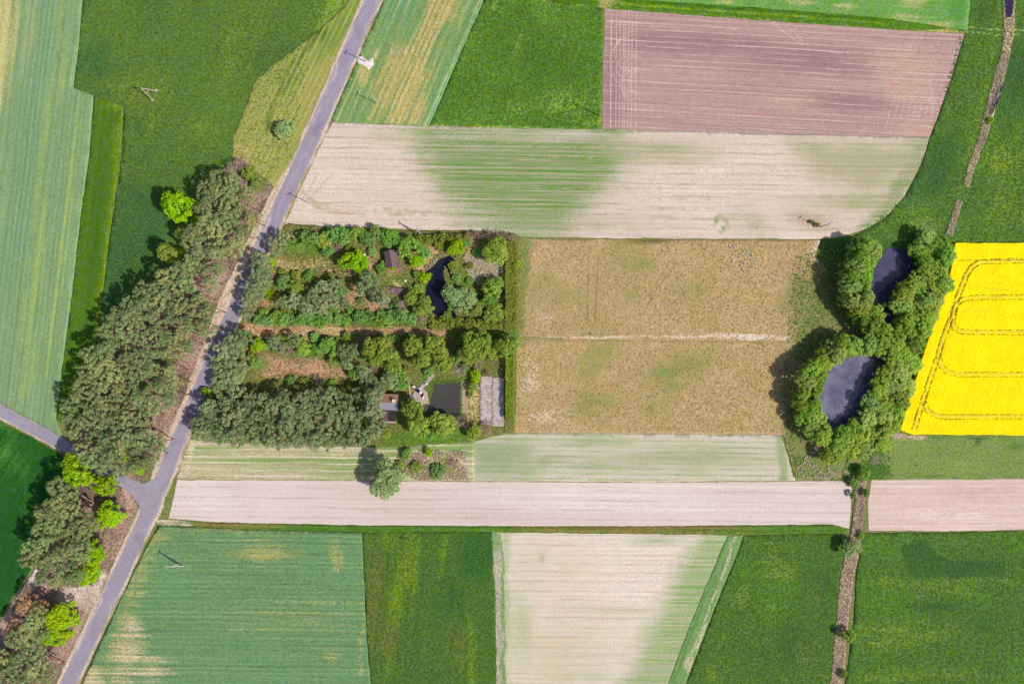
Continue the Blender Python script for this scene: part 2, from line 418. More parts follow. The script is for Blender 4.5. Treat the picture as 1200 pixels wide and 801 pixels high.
# cereal on top with grass strip
m = field_mat('cereal_top', C(112, 162, 80), (C(178, 180, 118), C(92, 150, 70)), ang=3.5, row=(1.6, .04), streak=(.02, .8, .08), blotch=(.05, .08), speck=(2.0, .12), sharp=.35)
F = [(716, -190), (712, -2), (880, 9), (1040, 22), (1112, 33), (1133, 36), (1137, 0), (1150, -190)]
field('cereal_field', 'light green cereal field behind the ploughed field with bleached spots', 'field', F, m, z=.25, sp=5, jit=.4,
      masks=(mx(blob(940, 2, 14, 5), blob(985, 10, 14, 4), blob(1070, 4, 16, 5), blob(1060, 22, 24, 4), blob(1105, 30, 20, 4), blob(850, 1, 10, 3)), blob(1122, 10, 10, 25, 0, .5)))
m = field_mat('balk_grass', C(84, 128, 30), (C(128, 156, 44), C(56, 96, 26), C(168, 164, 96)), ang=3.6, streak=(.02, 1.0, .10), blotch=(.08, .1), speck=(1.6, .18), sharp=.3)
F = [(640, 0), (712, -3), (880, 8), (1040, 21), (1133, 35), (1131, 40), (1020, 33), (880, 23), (709, 10)]
field('grass_balk', 'dark green grass balk along the top edge of the ploughed field', 'verge', F, m, z=.16, sp=3, jit=.5,
      masks=(line([(716, 4), (880, 16), (1040, 27)], 2.5, 4), line([(716, 0), (880, 11), (1040, 23)], 2, 3), mx(blob(708, 6, 9, 5), line([(720, 9), (1020, 32)], 1.2, 2, .8), blob(1110, 37, 24, 3))))
# ploughed field
def hl(fs): return nowarp(mx(*fs))
tr = [line([(x, 12+.0*x), (x-1.5, 150)], .8, 1.2, .95) for x in (717, 723, 727, 733, 737, 741, 746, 716.5, 731)]
for cy, rx, ry in ((62, 28, 26), (80, 26, 16), (76, 16, 10), (100, 20, 20), (74, 33, 34), (96, 10, 14)):
    tr.append(line([(748-rx*math.cos(t), cy-ry*math.sin(t)) for t in np.linspace(-1.5, 1.5, 14)], .8, 1.2, .9))
for k in range(9):
    x = 1066+k*7; tr.append(line([(x+8+k*.6, 44-(8-k)), (x-18+k*.2, 110), (x-30, 158)], .8, 1.3, .9))
for k in range(5): tr.append(line([(1050+k*6, 60+k*8), (1085+k*3, 80+k*12), (1095-k*2, 110+k*9), (1060, 140+k*3)], .8, 1.3, .75))
for a in ((905, 26, 927, 44, 940, 53), (918, 28, 934, 40, 938, 52), (930, 30, 936, 40, 941, 50)): tr.append(line([a[:2], a[2:4], a[4:]], .9, 1.3, .9))
for k in range(13): tr.append(line([(745, 20+k*10.2), (830, 22.5+k*10.3), (1080, 40+k*9.6)], .7, 1.5, .55))
m = field_mat('ploughed', C(186, 153, 147), (C(160, 129, 129), C(222, 194, 180), C(200, 164, 148)), ang=3.2, row=(1.35, .05), streak=(.012, .75, .10), blotch=(.03, .06), speck=(2.4, .10), edge=(.5, .3, .5), sharp=.35, mott=.12, bump=(.6, .15), lines=[(1.7, .10, C(214, 186, 174), .8), (.95, .2, C(160, 128, 126), .55)])
F = [(709, 10), (880, 23), (1020, 33), (1131, 40), (1112, 100), (1092, 161), (900, 157), (706, 151), (707, 80)]
field('ploughed_field', 'mauve-brown ploughed field with pale tractor turning marks at both ends', 'field', F, m, z=.03, sp=3.2, jit=.3,
      fine=[([(709, 10), (756, 14), (756, 155), (704, 151)], .75), ([(1020, 30), (1135, 36), (1094, 162), (1040, 162)], .9), ([(900, 22), (945, 26), (945, 56), (900, 54)], .8)],
      masks=(mx(blob(790, 50, 120, 14, 2), blob(720, 100, 14, 60, 0, .5), blob(960, 70, 90, 16, 3, .5), blob(990, 120, 60, 10, 3), blob(880, 55, 40, 8, 3)), hl(tr),
             mx(blob(1065, 72, 50, 14, 3), blob(1060, 100, 30, 20), blob(1075, 152, 30, 9), blob(930, 118, 30, 10, 0, .5, .8))))
# meadow right with ditch
m = field_mat('meadow_right', C(88, 124, 52), (C(114, 140, 50), C(62, 104, 52), C(146, 168, 88)), ang=-70, streak=(.06, .5, .08), blotch=(.06, .14), speck=(1.3, .22), tint=(C(92, 130, 44), .7), bump=(.5, .12), sharp=.35, hue=.11)
F = [(1137, -190), (1137, 0), (1131, 40), (1112, 100), (1090, 161), (1078, 196), (1060, 230), (1035, 258), (1000, 276), (962, 281), (955, 300), (1000, 345), (1060, 330), (1108, 300), (1118, 283), (1460, 283), (1460, -190)]
field('meadow', 'green meadow crossed by the reedy ditch, above the yellow rapeseed', 'meadow', F, m, z=.10, sp=6, jit=.5, step=4, fine=[([(1125, 28), (1215, 28), (1215, 50), (1125, 50)], 1.0)],
      masks=(mx(blob(1178, 188, 18, 14), blob(1185, 240, 26, 24, 0, .4, .8), line([(1172, 0), (1168, 40), (1150, 140), (1125, 215)], 4, 9), blob(1075, 240, 14, 8, -30), blob(1125, 225, 10, 10)),
             mx(area([(1095, 165), (1125, 150), (1110, 215), (1080, 240), (1060, 240)], 30), blob(1190, 90, 16, 50, 10), line([(1130, 42), (1090, 162)], 4, 8), blob(1152, 15, 14, 14, 0, .5, .8), blob(1010, 290, 40, 10)),
             mx(line([(1131, 32), (1200, 36), (1300, 41)], 2.2, 2), line([(1131, 38), (1200, 41), (1300, 46)], 2.2, 2), blob(1085, 262, 14, 6))))
# long stubble field
m = field_mat('stubble', C(224, 205, 190), (C(106, 146, 68), C(164, 166, 120), C(184, 162, 138)), ang=.8, row=(1.5, .045), streak=(.012, .85, .085), blotch=(.04, .05), speck=(2.4, .10), edge=(1.0, 1.5, 1.1), sharp=.35, lines=[(3.1, .10, C(176, 158, 132), .6), (1.3, .2, C(206, 188, 164), .6)], mott=.38)
F = [(388, 142), (400, 144), (503, 147), (706, 151), (900, 157), (1091, 161), (1086, 185), (1078, 205), (1064, 226), (1042, 250), (1018, 267), (985, 278), (955, 280), (760, 279), (612, 278), (596, 272), (470, 268), (350, 266), (333, 262), (340, 238), (352, 215)]
arcs = [line([(x0, 203), (352+k*4, 222+k*3), (368+k*2, 243-k*1.5), (400, 250-k*4), (520, 254-k*4)], 1.0, 1.6, .8) for k, x0 in enumerate((345, 352, 372, 390))]
hz = [line([(420, y), (700, y+1.5), (1070, y+4)], 1.0, 2.0, .62) for y in (163, 171, 184, 197, 205, 219, 231, 243, 254)]
field('stubble_field', 'long cream sandy field with a broad green patch of young crop', 'field', F, m, z=.05, sp=4, jit=.5,
      fine=[([(335, 195), (430, 195), (430, 268), (330, 268)], 1.6)],
      masks=(mx(area([(488, 150), (560, 147), (720, 153), (735, 180), (725, 215), (690, 250), (660, 282), (590, 274), (540, 255), (520, 235), (497, 190)], 74), blob(880, 262, 24, 14, 10, .5, .62), area([(1068, 165), (1094, 160), (1086, 190), (1072, 218), (1040, 262), (1000, 284), (985, 279), (1030, 245)], 16, .8), line([(842, 253), (835, 258), (834, 268), (840, 273), (847, 270), (850, 262), (845, 254)], 2.5, 3), line([(612, 279), (680, 281)], 6, 8)),
             mx(area([(930, 165), (1088, 160), (1080, 205), (1020, 220), (960, 205)], 60), blob(1010, 235, 70, 12, -4, .5, .8), blob(780, 175, 60, 14, 0, .5, .8), blob(450, 160, 40, 8, 0, .4, .6), blob(700, 262, 60, 12, 0, .4, .75)),
             nowarp(mx(*(arcs+hz+[blob(950, 258, 26, 9, 10, .5, .8)])))))
# fallow plot
m = field_mat('fallow', C(194, 165, 120), (C(112, 134, 66), C(222, 202, 178), C(134, 122, 68)), ang=0, streak=(.05, .3, .06), blotch=(.06, .15), speck=(1.3, .15), edge=(.5, 1.0, 1.2), tint=(C(174, 154, 100), .9), sharp=.3, bump=(.6, .12), hue=.05)
F = [(600, 279), (640, 280), (760, 280.5), (955, 281.5), (990, 282), (1010, 300), (1060, 330), (1080, 400), (1050, 500), (1000, 560), (930, 562), (918, 509), (760, 508), (600, 507), (598, 390)]
field('fallow_plot', 'tan rough fallow plot of dry grass split by a pale track', 'field', F, m, z=.06, sp=3.5, jit=.6, relief=.10, fine=[([(604, 386), (930, 386), (930, 405), (604, 405)], 1.2), ([(680, 284), (708, 284), (708, 384), (680, 384)], 1.2), ([(745, 300), (796, 300), (796, 378), (745, 378)], 1.2)],
      masks=(mx(area([(600, 278), (626, 280), (618, 330), (612, 392), (640, 396), (612, 404), (600, 404)], 14), area([(968, 281), (1080, 280), (1080, 560), (925, 560), (918, 505), (935, 430), (930, 395), (950, 350)], 22), blob(730, 315, 46, 26, 0, .5, .46), blob(735, 350, 30, 30, 0, .5, .42), blob(640, 345, 34, 30, 0, .5, .48), blob(695, 340, 22, 44, 0, .5, .46), blob(805, 340, 30, 20, 0, .5, .4), line([(605, 395), (660, 396)], 5, 7), blob(660, 380, 30, 10, 0, .5, .55), blob(935, 350, 20, 40, 10, .5, .7), blob(760, 440, 90, 40, 0, .5, .42), blob(700, 475, 90, 24, 0, .5, .42)),
             mx(line([(780, 395.5), (840, 394.5), (925, 397)], 3.5, 4), blob(880, 395, 34, 3.5), line([(612, 394), (700, 394.5), (800, 395)], 1.8, 2.0, .9), blob(640, 374, 13, 6, 0, .6, .75), blob(620, 450, 9, 26, 5, .5, .45), blob(955, 293, 10, 14, 0, .5, .7), blob(640, 490, 24, 14, 0, .5, .6)),
             nowarp(mx(line([(690, 288), (689, 330), (688, 378)], 1.4, 1.8), line([(701, 300), (699, 340), (697, 380)], 1.4, 1.8), line([(788, 314), (765, 345), (752, 370)], 1.2, 1.8), line([(783, 310), (760, 345)], 1, 1.8, .9), line([(612, 391), (790, 391)], 1.0, 2, .9), line([(612, 398), (925, 401)], 1.2, 2.4, .9), line([(915, 300), (940, 330)], 3, 6, .8), blob(765, 283, 30, 3)))))
# strips under the plot
m = field_mat('thin_crop', C(220, 206, 190), (C(128, 158, 98), C(178, 178, 138), C(180, 160, 138)), ang=.6, row=(1.6, .05), streak=(.012, .8, .10), blotch=(.05, .06), speck=(2.2, .12), edge=(1.0, 1.5, 1.1), sharp=.42, lines=[(1.6, .25, C(150, 168, 116), .8)])
F = [(548, 508), (600, 507), (760, 508), (914, 509), (926, 540), (932, 563), (760, 564.5), (548, 563.5)]
field('thin_crop_field', 'pale field with thin green rows below the fallow plot', 'field', F, m, z=.05, sp=4, jit=.4,
      masks=(mx(area([(546, 508), (600, 508), (630, 520), (620, 550), (590, 562), (546, 563)], 60), blob(690, 518, 50, 6, 0, .5, .75), blob(700, 545, 60, 5, 0, .5, .8), blob(820, 535, 60, 10, 0, .5, .7), line([(917, 509), (918, 562)], 9, 8), blob(640, 540, 30, 12, 0, .5, .8)), mx(blob(760, 535, 160, 24, 0, .5, .7)), nowarp(mx(line([(548, 562.5), (930, 563)], 1.5, 2), line([(600, 537), (900, 538)], 1, 2, .8)))))
m = field_mat('thin_crop2', C(196, 186, 146), (C(132, 162, 88), C(214, 200, 172), C(160, 150, 108)), ang=.4, row=(1.7, .07), streak=(.012, .9, .12), blotch=(.05, .06), speck=(2.2, .14), edge=(2.2, .6, .7), sharp=.3, lines=[(1.9, .2, C(224, 212, 190), .9), (1.3, .2, C(138, 158, 96), .7)])
F = [(218, 514), (260, 518), (360, 521), (470, 522), (556, 516), (556, 563), (470, 562.5), (330, 562), (206, 561)]
field('thin_crop_field', 'striped straw and green field between pine stand and sandy strip', 'field', F, m, z=.055, sp=4, jit=.5,
      masks=(mx(blob(400, 548, 70, 12, 2, .5, .9), blob(240, 528, 40, 6, 0, .5, .7), area([(440, 515), (560, 512), (560, 535), (450, 535)], 14), blob(330, 540, 80, 8, 0, .5, .7), blob(500, 552, 40, 12, 0, .5, .8)), mx(line([(226, 520), (216, 558)], 4, 5), line([(240, 533), (420, 531)], 1.5, 3, .9), line([(280, 521), (440, 526)], 2, 4, .8), blob(260, 515, 20, 4)), mx(line([(206, 561), (430, 563)], 1.6, 2), line([(235, 546), (400, 548)], 1, 2, .7))))
# sandy strip
m = field_mat('sandy', C(224, 206, 198), (C(206, 180, 172), C(234, 222, 216), C(196, 172, 156)), ang=.5, row=(1.3, .03), streak=(.012, .8, .05), blotch=(.03, .05), speck=(2.6, .07), edge=(1.5, .5, .7), sharp=.4, bump=(.5, .1), lines=[(2.9, .08, C(198, 178, 170), .7)])
F = [(208, 562), (330, 562.5), (470, 563.5), (600, 564.5), (760, 565), (930, 564), (985, 563), (998, 570), (997, 600), (995, 619), (975, 614), (760, 616), (600, 616), (430, 615), (260, 612), (198, 607)]
SA = nowarp(mx(line([(200, 575), (600, 577), (990, 577)], .8, 1.8, .6), line([(200, 590), (600, 592), (990, 592)], .8, 1.8, .6), line([(210, 601), (600, 604), (990, 606)], .8, 1.8, .55), line([(300, 607), (430, 580), (470, 565)], 1, 2, .45)))
field('sandy_field', 'pinkish bare sandy strip running from the road to the ditch', 'field', F, m, z=.02, sp=4, jit=.4,
      masks=(mx(blob(440, 575, 60, 10, 0, .4, .7), blob(560, 605, 120, 12, 0, .4, .7), blob(490, 590, 60, 20, 0, .4, .6)), mx(blob(700, 585, 120, 14, 0, .4, .8), blob(240, 580, 40, 20, 0, .4, .8)), SA))
m2 = field_mat('sandy_pink', C(222, 194, 184), (C(204, 170, 162), C(236, 214, 204), C(196, 166, 154)), ang=-.5, row=(1.3, .03), streak=(.012, .8, .06), blotch=(.03, .05), speck=(2.6, .07), edge=(1.5, .5, .7), sharp=.4, lines=[(2.9, .08, C(238, 216, 206), .8), (1.3, .15, C(204, 174, 164), .6)])
F = [(1022, 561), (1200, 560), (1460, 559), (1460, 622), (1200, 620), (1100, 622), (1018, 621), (1017, 590)]
PT = nowarp(mx(*[line([(1040+k*7, 563), (1032+k*7, 590), (1040+k*8, 612), (1070+k*10, 615+k*.5)], .8, 1.6, .6) for k in range(4)], line([(1080, 618), (1120, 600), (1180, 592), (1300, 588)], 1, 2, .7), line([(1078, 614), (1120, 596), (1200, 586)], 1, 2, .6)))
field('sandy_field', 'pink bare sandy field on the far side of the ditch', 'field', F, m2, z=.02, sp=4, jit=.4, fine=[([(1018, 560), (1200, 560), (1200, 622), (1018, 622)], 2.0)],
      masks=(mx(blob(1150, 575, 60, 8, 0, .4, .7)), mx(blob(1120, 608, 60, 8, 0, .4, .7), blob(1060, 570, 30, 6, 0, .4, .6)), PT))
# verge below the sandy strip
m = field_mat('verge_low', C(88, 128, 44), (C(142, 122, 72), C(66, 104, 32), C(200, 186, 158)), ang=.5, streak=(.02, 1.2, .12), blotch=(.08, .10), speck=(1.8, .18), sharp=.3)
F = [(176, 608), (200, 608), (260, 612), (430, 615.5), (600, 616.5), (760, 616.5), (900, 615.5), (975, 614), (995, 621), (985, 624), (872, 626), (760, 625), (585, 623), (428, 623), (300, 621), (188, 616)]
field('grass_balk', 'grass and weed balk along the lower edge of the sandy strip', 'verge', F, m, z=.10, sp=2.6, jit=.5,
      masks=(mx(blob(760, 620, 120, 4, 0, .5), blob(270, 615, 60, 4, 0, .5), line([(600, 616.5), (860, 617)], 2.5, 3)), mx(line([(320, 620), (560, 623)], 2, 3), line([(430, 616), (560, 617)], 1.5, 2)), mx(blob(195, 611, 18, 5), blob(215, 615, 8, 3))))
# bottom left cereal
tr = []
for k in range(2):
    d = k*2.6
    tr += [line([(300, 680+d), (370, 681+d), (392, 688+d), (399-d*.3, 702), (392, 716-d), (370, 722-d), (260, 721-d)], .9, 1.4, .9), line([(310, 760+d), (360, 753+d), (430, 754+d)], .9, 1.4, .85), line([(395, 640), (404, 700+d), (410, 790)], .9, 1.4, .7),
           line([(186, 632+d), (162, 660+d), (158, 700), (130, 770)], .9, 1.6, .7), line([(400, 640+d), (330, 654+d), (312, 676)], .9, 1.4, .6)]
m = field_mat('cereal_teal', C(112, 148, 98), (C(164, 166, 104), C(212, 190, 150), C(82, 122, 78)), ang=.6, row=(1.5, .05), streak=(.015, .9, .06), blotch=(.05, .06), speck=(2.2, .14), edge=(1.6, .6, .8), tint=(C(106, 146, 100), .8), sharp=.35, bump=(.8, .18), lines=[(1.25, .25, C(140, 168, 116), .5), (3.3, .10, C(88, 126, 86), .45)])
F = [(186, 615), (300, 621), (424, 623.5), (427, 690), (430, 750), (438, 840), (450, 1000), (0, 1000), (50, 895), (96, 801), (120, 748), (158, 668)]
field('cereal_field', 'teal-green cereal field beside the road with curved tram lines and pole', 'field', F, m, z=.32, sp=4.5, jit=.5, fine=[([(150, 625), (430, 625), (432, 801), (120, 801)], 1.3)],
      masks=(mx(blob(310, 645, 30, 12), blob(180, 630, 16, 8), line([(172, 640), (150, 720), (120, 790)], 12, 22, .9), blob(395, 650, 6, 14), blob(290, 620, 110, 3), blob(340, 720, 60, 18, 0, .4, .6), blob(390, 768, 8, 8), line([(422, 690), (425, 790)], 3, 5, .8)),
             mx(blob(150, 765, 16, 26, 18, .5), blob(105, 790, 12, 14), blob(158, 735, 10, 8), blob(180, 780, 20, 10, 0, .4, .7)), nowarp(mx(*tr))))
# dark meadow bottom middle
m = field_mat('meadow_olive', C(80, 115, 50), (C(112, 138, 34), C(104, 112, 52), C(48, 98, 44)), ang=96, streak=(.03, .4, .10), blotch=(.06, .12), speck=(1.3, .22), tint=(C(78, 112, 38), .7), sharp=.35, edge=(1.2, .5, .6), bump=(.5, .12), hue=.11)
F = [(425, 623.5), (577, 623), (578, 660), (581, 700), (582, 801), (590, 1000), (450, 1000), (438, 840), (430, 750), (427, 690)]
field('meadow', 'dark green meadow with a lime streak beside the teal cereal field', 'meadow', F, m, z=.10, sp=4, jit=.5,
      masks=(mx(blob(478, 660, 14, 36, 8), blob(466, 700, 16, 44, 12, .5, .75), blob(455, 635, 8, 10), line([(524, 630), (514, 690)], 5, 9, .8), line([(548, 680), (552, 800)], 6, 12, .7), blob(465, 780, 8, 20, 0, .5, .6)), mx(blob(440, 700, 11, 60, 0, .5), blob(455, 750, 14, 20, 10, .5, .7), blob(533, 750, 10, 40, 0, .5, .6)), mx(blob(560, 650, 20, 30), blob(530, 700, 20, 30, 0, .5, .7))))
# cream field bottom
m = field_mat('cream_field', C(230, 214, 200), (C(132, 166, 94), C(206, 196, 166), C(206, 188, 158)), ang=.3, row=(1.5, .04), streak=(.012, .9, .085), blotch=(.04, .05), speck=(2.2, .10), edge=(1.0, 1.5, 1.1), sharp=.35, lines=[(2.7, .12, C(192, 178, 146), .6), (1.2, .2, C(212, 196, 172), .6)], mott=.4)
F = [(585, 623.5), (760, 625.5), (868, 627), (848, 672), (822, 735), (796, 806), (760, 1000), (592, 1000), (583, 801), (581, 700), (580, 660)]
field('stubble_field', 'cream sandy field with green drill rows fading in at its slanted side', 'field', F, m, z=.045, sp=4, jit=.5,
      masks=(mx(area([(830, 625), (880, 625), (790, 840), (700, 840), (740, 770), (775, 715), (800, 660)], 44, .95), line([(592, 630), (594, 800)], 10, 16, .85), blob(635, 655, 5, 10, 0, .5, .8), blob(610, 740, 16, 60, 0, .5, .65), blob(770, 632, 30, 6, 0, .5, .7), blob(690, 790, 60, 10, 0, .5, .6)), mx(blob(660, 760, 90, 40, 0, .5, .7), blob(620, 660, 30, 40, 0, .5, .6), blob(700, 715, 90, 6, 0, .5, .8)), blob(660, 700, 30, 80, 0, .4, .5)))
m = field_mat('border_green', C(124, 158, 96), (C(196, 186, 154), C(98, 144, 72)), ang=-68, streak=(.04, 1.2, .12), blotch=(.08, .1), speck=(2.0, .16), sharp=.3)
F = [(852, 628), (873, 626), (862, 655), (846, 690), (824, 745), (803, 801), (775, 1000), (755, 1000), (783, 801), (806, 738), (830, 680)]
field('crop_border', 'slanted green border strip with a straw line beside the cream field', 'verge', F, m, z=.06, sp=2.2, jit=.5,
      masks=(mx(line([(864, 627), (848, 672), (826, 730), (806, 782)], 3, 3), line([(846, 650), (836, 680)], 1.5, 2, .8), line([(838, 700), (818, 760)], 2, 2, .8), blob(806, 775, 5, 8)), line([(853, 632), (826, 700), (790, 800)], 4, 4)))
m = field_mat('weed_edge', C(176, 172, 148), (C(126, 152, 96),), ang=90, streak=(.1, .8, .12), blotch=(.1, .14), speck=(1.5, .22), sharp=.3)
F = [(576, 623), (587, 623), (592, 660), (592, 720), (594, 801), (602, 1000), (590, 1000), (580, 801), (579, 700), (577, 660)]
field('weed_edge', 'bleached weedy edge strip between dark meadow and cream field', 'verge', F, m, z=.08, sp=2, jit=.8, masks=(mx(line([(590, 630), (592, 800)], 5, 6), blob(582, 634, 8, 10)),))
# bottom right meadows
m = field_mat('meadow_br', C(84, 119, 50), (C(108, 134, 52), C(60, 98, 48), C(116, 124, 62)), ang=2, streak=(.05, .4, .05), blotch=(.05, .14), speck=(1.3, .22), tint=(C(82, 124, 42), .7), sharp=.35, bump=(.5, .12), hue=.11)
F = [(872, 627), (985, 624.5), (990, 640), (984, 680), (978, 740), (974, 801), (966, 1000), (780, 1000), (804, 801), (846, 692)]
field('meadow', 'green meadow left of the reedy ditch beside the slanted border strip', 'meadow', F, m, z=.10, sp=4.5, jit=.5,
      masks=(mx(blob(905, 655, 10, 16, 10), blob(920, 668, 10, 8), blob(870, 700, 8, 18, 20, .5, .8), blob(835, 790, 6, 10), blob(850, 760, 10, 20, 0, .5, .6), blob(905, 715, 8, 8, 0, .5, .7)), mx(blob(930, 760, 20, 30, 0, .5, .8), blob(960, 680, 20, 30, 0, .5, .6)), mx(blob(945, 770, 14, 26, 0, .5, .6), blob(955, 700, 8, 14, 0, .5, .6))))
F = [(1010, 624), (1100, 623.5), (1200, 622), (1460, 623), (1460, 1000), (975, 1000), (990, 801), (1000, 730), (1004, 660)]
field('meadow', 'green meadow right of the reedy ditch with a dark mown rectangle', 'meadow', F, m, z=.10, sp=4.5, jit=.5,
      masks=(mx(blob(1040, 740, 20, 10), blob(1130, 682, 80, 4), blob(1050, 745, 60, 14, 0, .5, .75), blob(1100, 740, 60, 10, 0, .5, .7), blob(1040, 680, 14, 8, 0, .5, .7), blob(1080, 792, 90, 8, 0, .5, .6), blob(1110, 692, 30, 6, 0, .5, .7)), mx(area([(1058, 640), (1085, 632), (1110, 655), (1178, 656), (1176, 677), (1066, 676)], 8, .95), blob(1100, 710, 30, 8, 0, .5, .7), line([(1006, 650), (992, 790)], 8, 10, .8), blob(1150, 735, 30, 20, 0, .5, .6), line([(1020, 622.5), (1200, 620)], 2.5, 3)), blob(1085, 690, 12, 8, 0, .5, .6)))
# strip under the rapeseed
m = field_mat('olive_strip', C(128, 148, 80), (C(84, 122, 50), C(196, 172, 148), C(74, 110, 48)), ang=0, streak=(.05, .5, .05), blotch=(.06, .12), speck=(1.6, .16), sharp=.35)
F = [(1000, 512), (1052, 506), (1065, 508), (1200, 509), (1460, 509), (1460, 562), (1200, 561), (1022, 562), (1000, 566), (985, 562)]
field('grass_strip', 'olive grass strip between rapeseed and pink sandy field', 'field', F, m, z=.07, sp=4, jit=.5,
      masks=(mx(area([(1000, 510), (1048, 508), (1036, 540), (1040, 562), (985, 566)], 14), line([(1065, 512), (1300, 512)], 2.5, 4), line([(1040, 559), (1300, 559)], 2.5, 4), blob(1190, 522, 12, 5, 0, .5, .7)), mx(blob(1056, 510, 8, 4), blob(1075, 512, 10, 3)), mx(blob(1148, 517, 4, 6), blob(1075, 547, 3, 3))))
# bottom left dark meadow
m = field_mat('meadow_left', C(40, 96, 34), (C(82, 132, 52), C(30, 84, 38), C(150, 166, 96)), ang=-55, streak=(.02, .5, .08), blotch=(.04, .08), speck=(1.8, .14), sharp=.35, row=(2.2, .03))
F = [(-260, 366), (-120, 434), (0, 494), (40, 514), (74, 533), (80, 560), (60, 620), (38, 665), (14, 700), (-6, 735), (-60, 830), (-160, 1000), (-260, 1000)]
field('meadow', 'deep green crop field below the side road at the wood edge', 'field', F, m, z=.12, sp=4.5, jit=.5,
      masks=(mx(line([(-6, 520), (30, 560), (40, 640)], 20, 50, .6), blob(10, 500, 10, 8, 30, .5, .7)), blob(10, 640, 30, 50, 0, .4, .7), line([(16, 690), (0, 712)], 1.5, 2)))
# wood floor
m = field_mat('needle_litter', C(132, 112, 94), (C(230, 210, 196), C(178, 146, 132), C(104, 124, 56)), ang=-64, streak=(.1, .5, .05), blotch=(.08, .14), speck=(1.6, .22), edge=(.5, .9, 1.0), tint=(C(152, 126, 108), .8), sharp=.3, bump=(.9, .15))
F = [(248, 200), (276, 192), (296, 200), (318, 214), (326, 226), (296, 296), (268, 360), (248, 408), (230, 450), (206, 503), (190, 545), (168, 560), (170, 600), (118, 700), (72, 800), (20, 910), (-60, 1050), (-200, 1000), (-60, 830), (-4, 735), (18, 700), (42, 665), (70, 620), (92, 560), (86, 520), (100, 490), (124, 430), (146, 385), (172, 345), (204, 318), (226, 290), (236, 245)]
field('woodland_floor', 'pink-brown needle litter ground under the roadside pine wood', 'ground', F, m, z=.14, sp=3.2, jit=.8,
      masks=(mx(line([(322, 226), (296, 284), (262, 362), (244, 400)], 9, 7), line([(236, 418), (222, 452)], 6, 5), line([(212, 478), (196, 512), (184, 545)], 5, 5), line([(140, 562), (150, 580), (156, 592)], 4, 4), area([(74, 690), (112, 686), (124, 676), (126, 700), (108, 722), (92, 708), (66, 700)], 8), area([(34, 668), (48, 660), (40, 690), (18, 702), (0, 740), (-8, 735), (10, 700)], 8), blob(120, 675, 5, 8)),
             mx(blob(228, 425, 24, 18), blob(246, 345, 12, 14), blob(258, 322, 10, 16), blob(300, 228, 14, 16), blob(192, 492, 20, 26), blob(146, 610, 16, 50, 20), blob(90, 740, 14, 50, 25), blob(10, 735, 24, 20), blob(60, 690, 20, 10), blob(130, 640, 10, 24, 20), blob(100, 590, 14, 10)),
             mx(line([(212, 470), (188, 540)], 2.5, 4), line([(160, 575), (164, 600), (120, 690)], 3, 4), line([(240, 415), (226, 450)], 2.5, 4), blob(196, 422, 10, 6), blob(305, 215, 8, 12), line([(110, 712), (70, 792)], 2, 4, .9), blob(170, 550, 14, 8, 0, .5, .7))))
# garden ground
m = field_mat('garden_ground', C(122, 124, 66), (C(192, 148, 116), C(96, 132, 48), C(196, 174, 120)), ang=0, streak=(.2, .3, .04), blotch=(.12, .16), speck=(1.6, .22), edge=(.4, 1.0, 1.0), tint=(C(112, 110, 58), .8), sharp=.3, bump=(.9, .15))
F = [(338, 262), (400, 266), (470, 270), (560, 270), (604, 274), (611, 280), (610, 392), (606, 404), (604, 505), (560, 516), (470, 524), (360, 522), (228, 514), (222, 505), (248, 448), (266, 408), (286, 364), (312, 306), (330, 268)]
field('garden_ground', 'mixed grass and bare earth ground of the overgrown garden plots', 'ground', F, m, z=.13, sp=3, jit=.6,
      masks=(mx(line([(285, 384), (340, 384), (430, 388), (520, 389)], 8, 6), blob(345, 427, 44, 13, 4), blob(385, 436, 18, 11), blob(308, 356, 9, 6), blob(412, 345, 15, 20), blob(436, 360, 12, 9), blob(437, 305, 6, 14), blob(384, 318, 14, 4, 0, .5, .8), blob(326, 315, 6, 12), blob(330, 388, 40, 6), blob(495, 310, 7, 14, 25), blob(463, 320, 14, 8, 0, .5, .7), blob(500, 293, 18, 5), blob(553, 288, 9, 4)),
             mx(area([(455, 505), (560, 500), (560, 520), (440, 524)], 10), area([(606, 385), (560, 388), (520, 392), (540, 402), (606, 404)], 8), blob(360, 292, 24, 7), blob(472, 328, 16, 8, 0, .5, .8), blob(505, 445, 10, 10), blob(540, 330, 14, 18, 0, .5, .8), blob(300, 425, 14, 8), blob(360, 416, 26, 5), blob(318, 308, 6, 10), blob(540, 444, 20, 5)),
             mx(blob(570, 315, 18, 14), blob(556, 300, 10, 14), blob(500, 304, 12, 10, 0, .5, .8), blob(350, 310, 40, 8, 0, .5, .7), line([(480, 440), (482, 462)], 2, 3), blob(556, 472, 8, 16), blob(470, 340, 12, 8, 0, .5, .8), blob(380, 387, 30, 3, 0, .5, .8))))
# brush patch ground
m = field_mat('brush_ground', C(168, 154, 108), (C(118, 144, 66), C(200, 178, 146)), ang=0, streak=(.2, .3, .05), blotch=(.12, .18), speck=(1.6, .26), edge=(.4, 1.0, 1.0), sharp=.3)
F = [(468, 534), (484, 529), (500, 532), (518, 528), (540, 531), (546, 545), (542, 560), (520, 557), (500, 562), (478, 557), (462, 561)]
field('brush_patch', 'patch of dry brush and nettles beside the solitary willow', 'ground', F, m, z=.14, sp=2.5, jit=2.2,
      masks=(mx(blob(500, 550, 30, 8), blob(520, 540, 10, 6), blob(503, 528, 8, 5)), mx(blob(485, 535, 16, 8), blob(535, 535, 10, 6))))

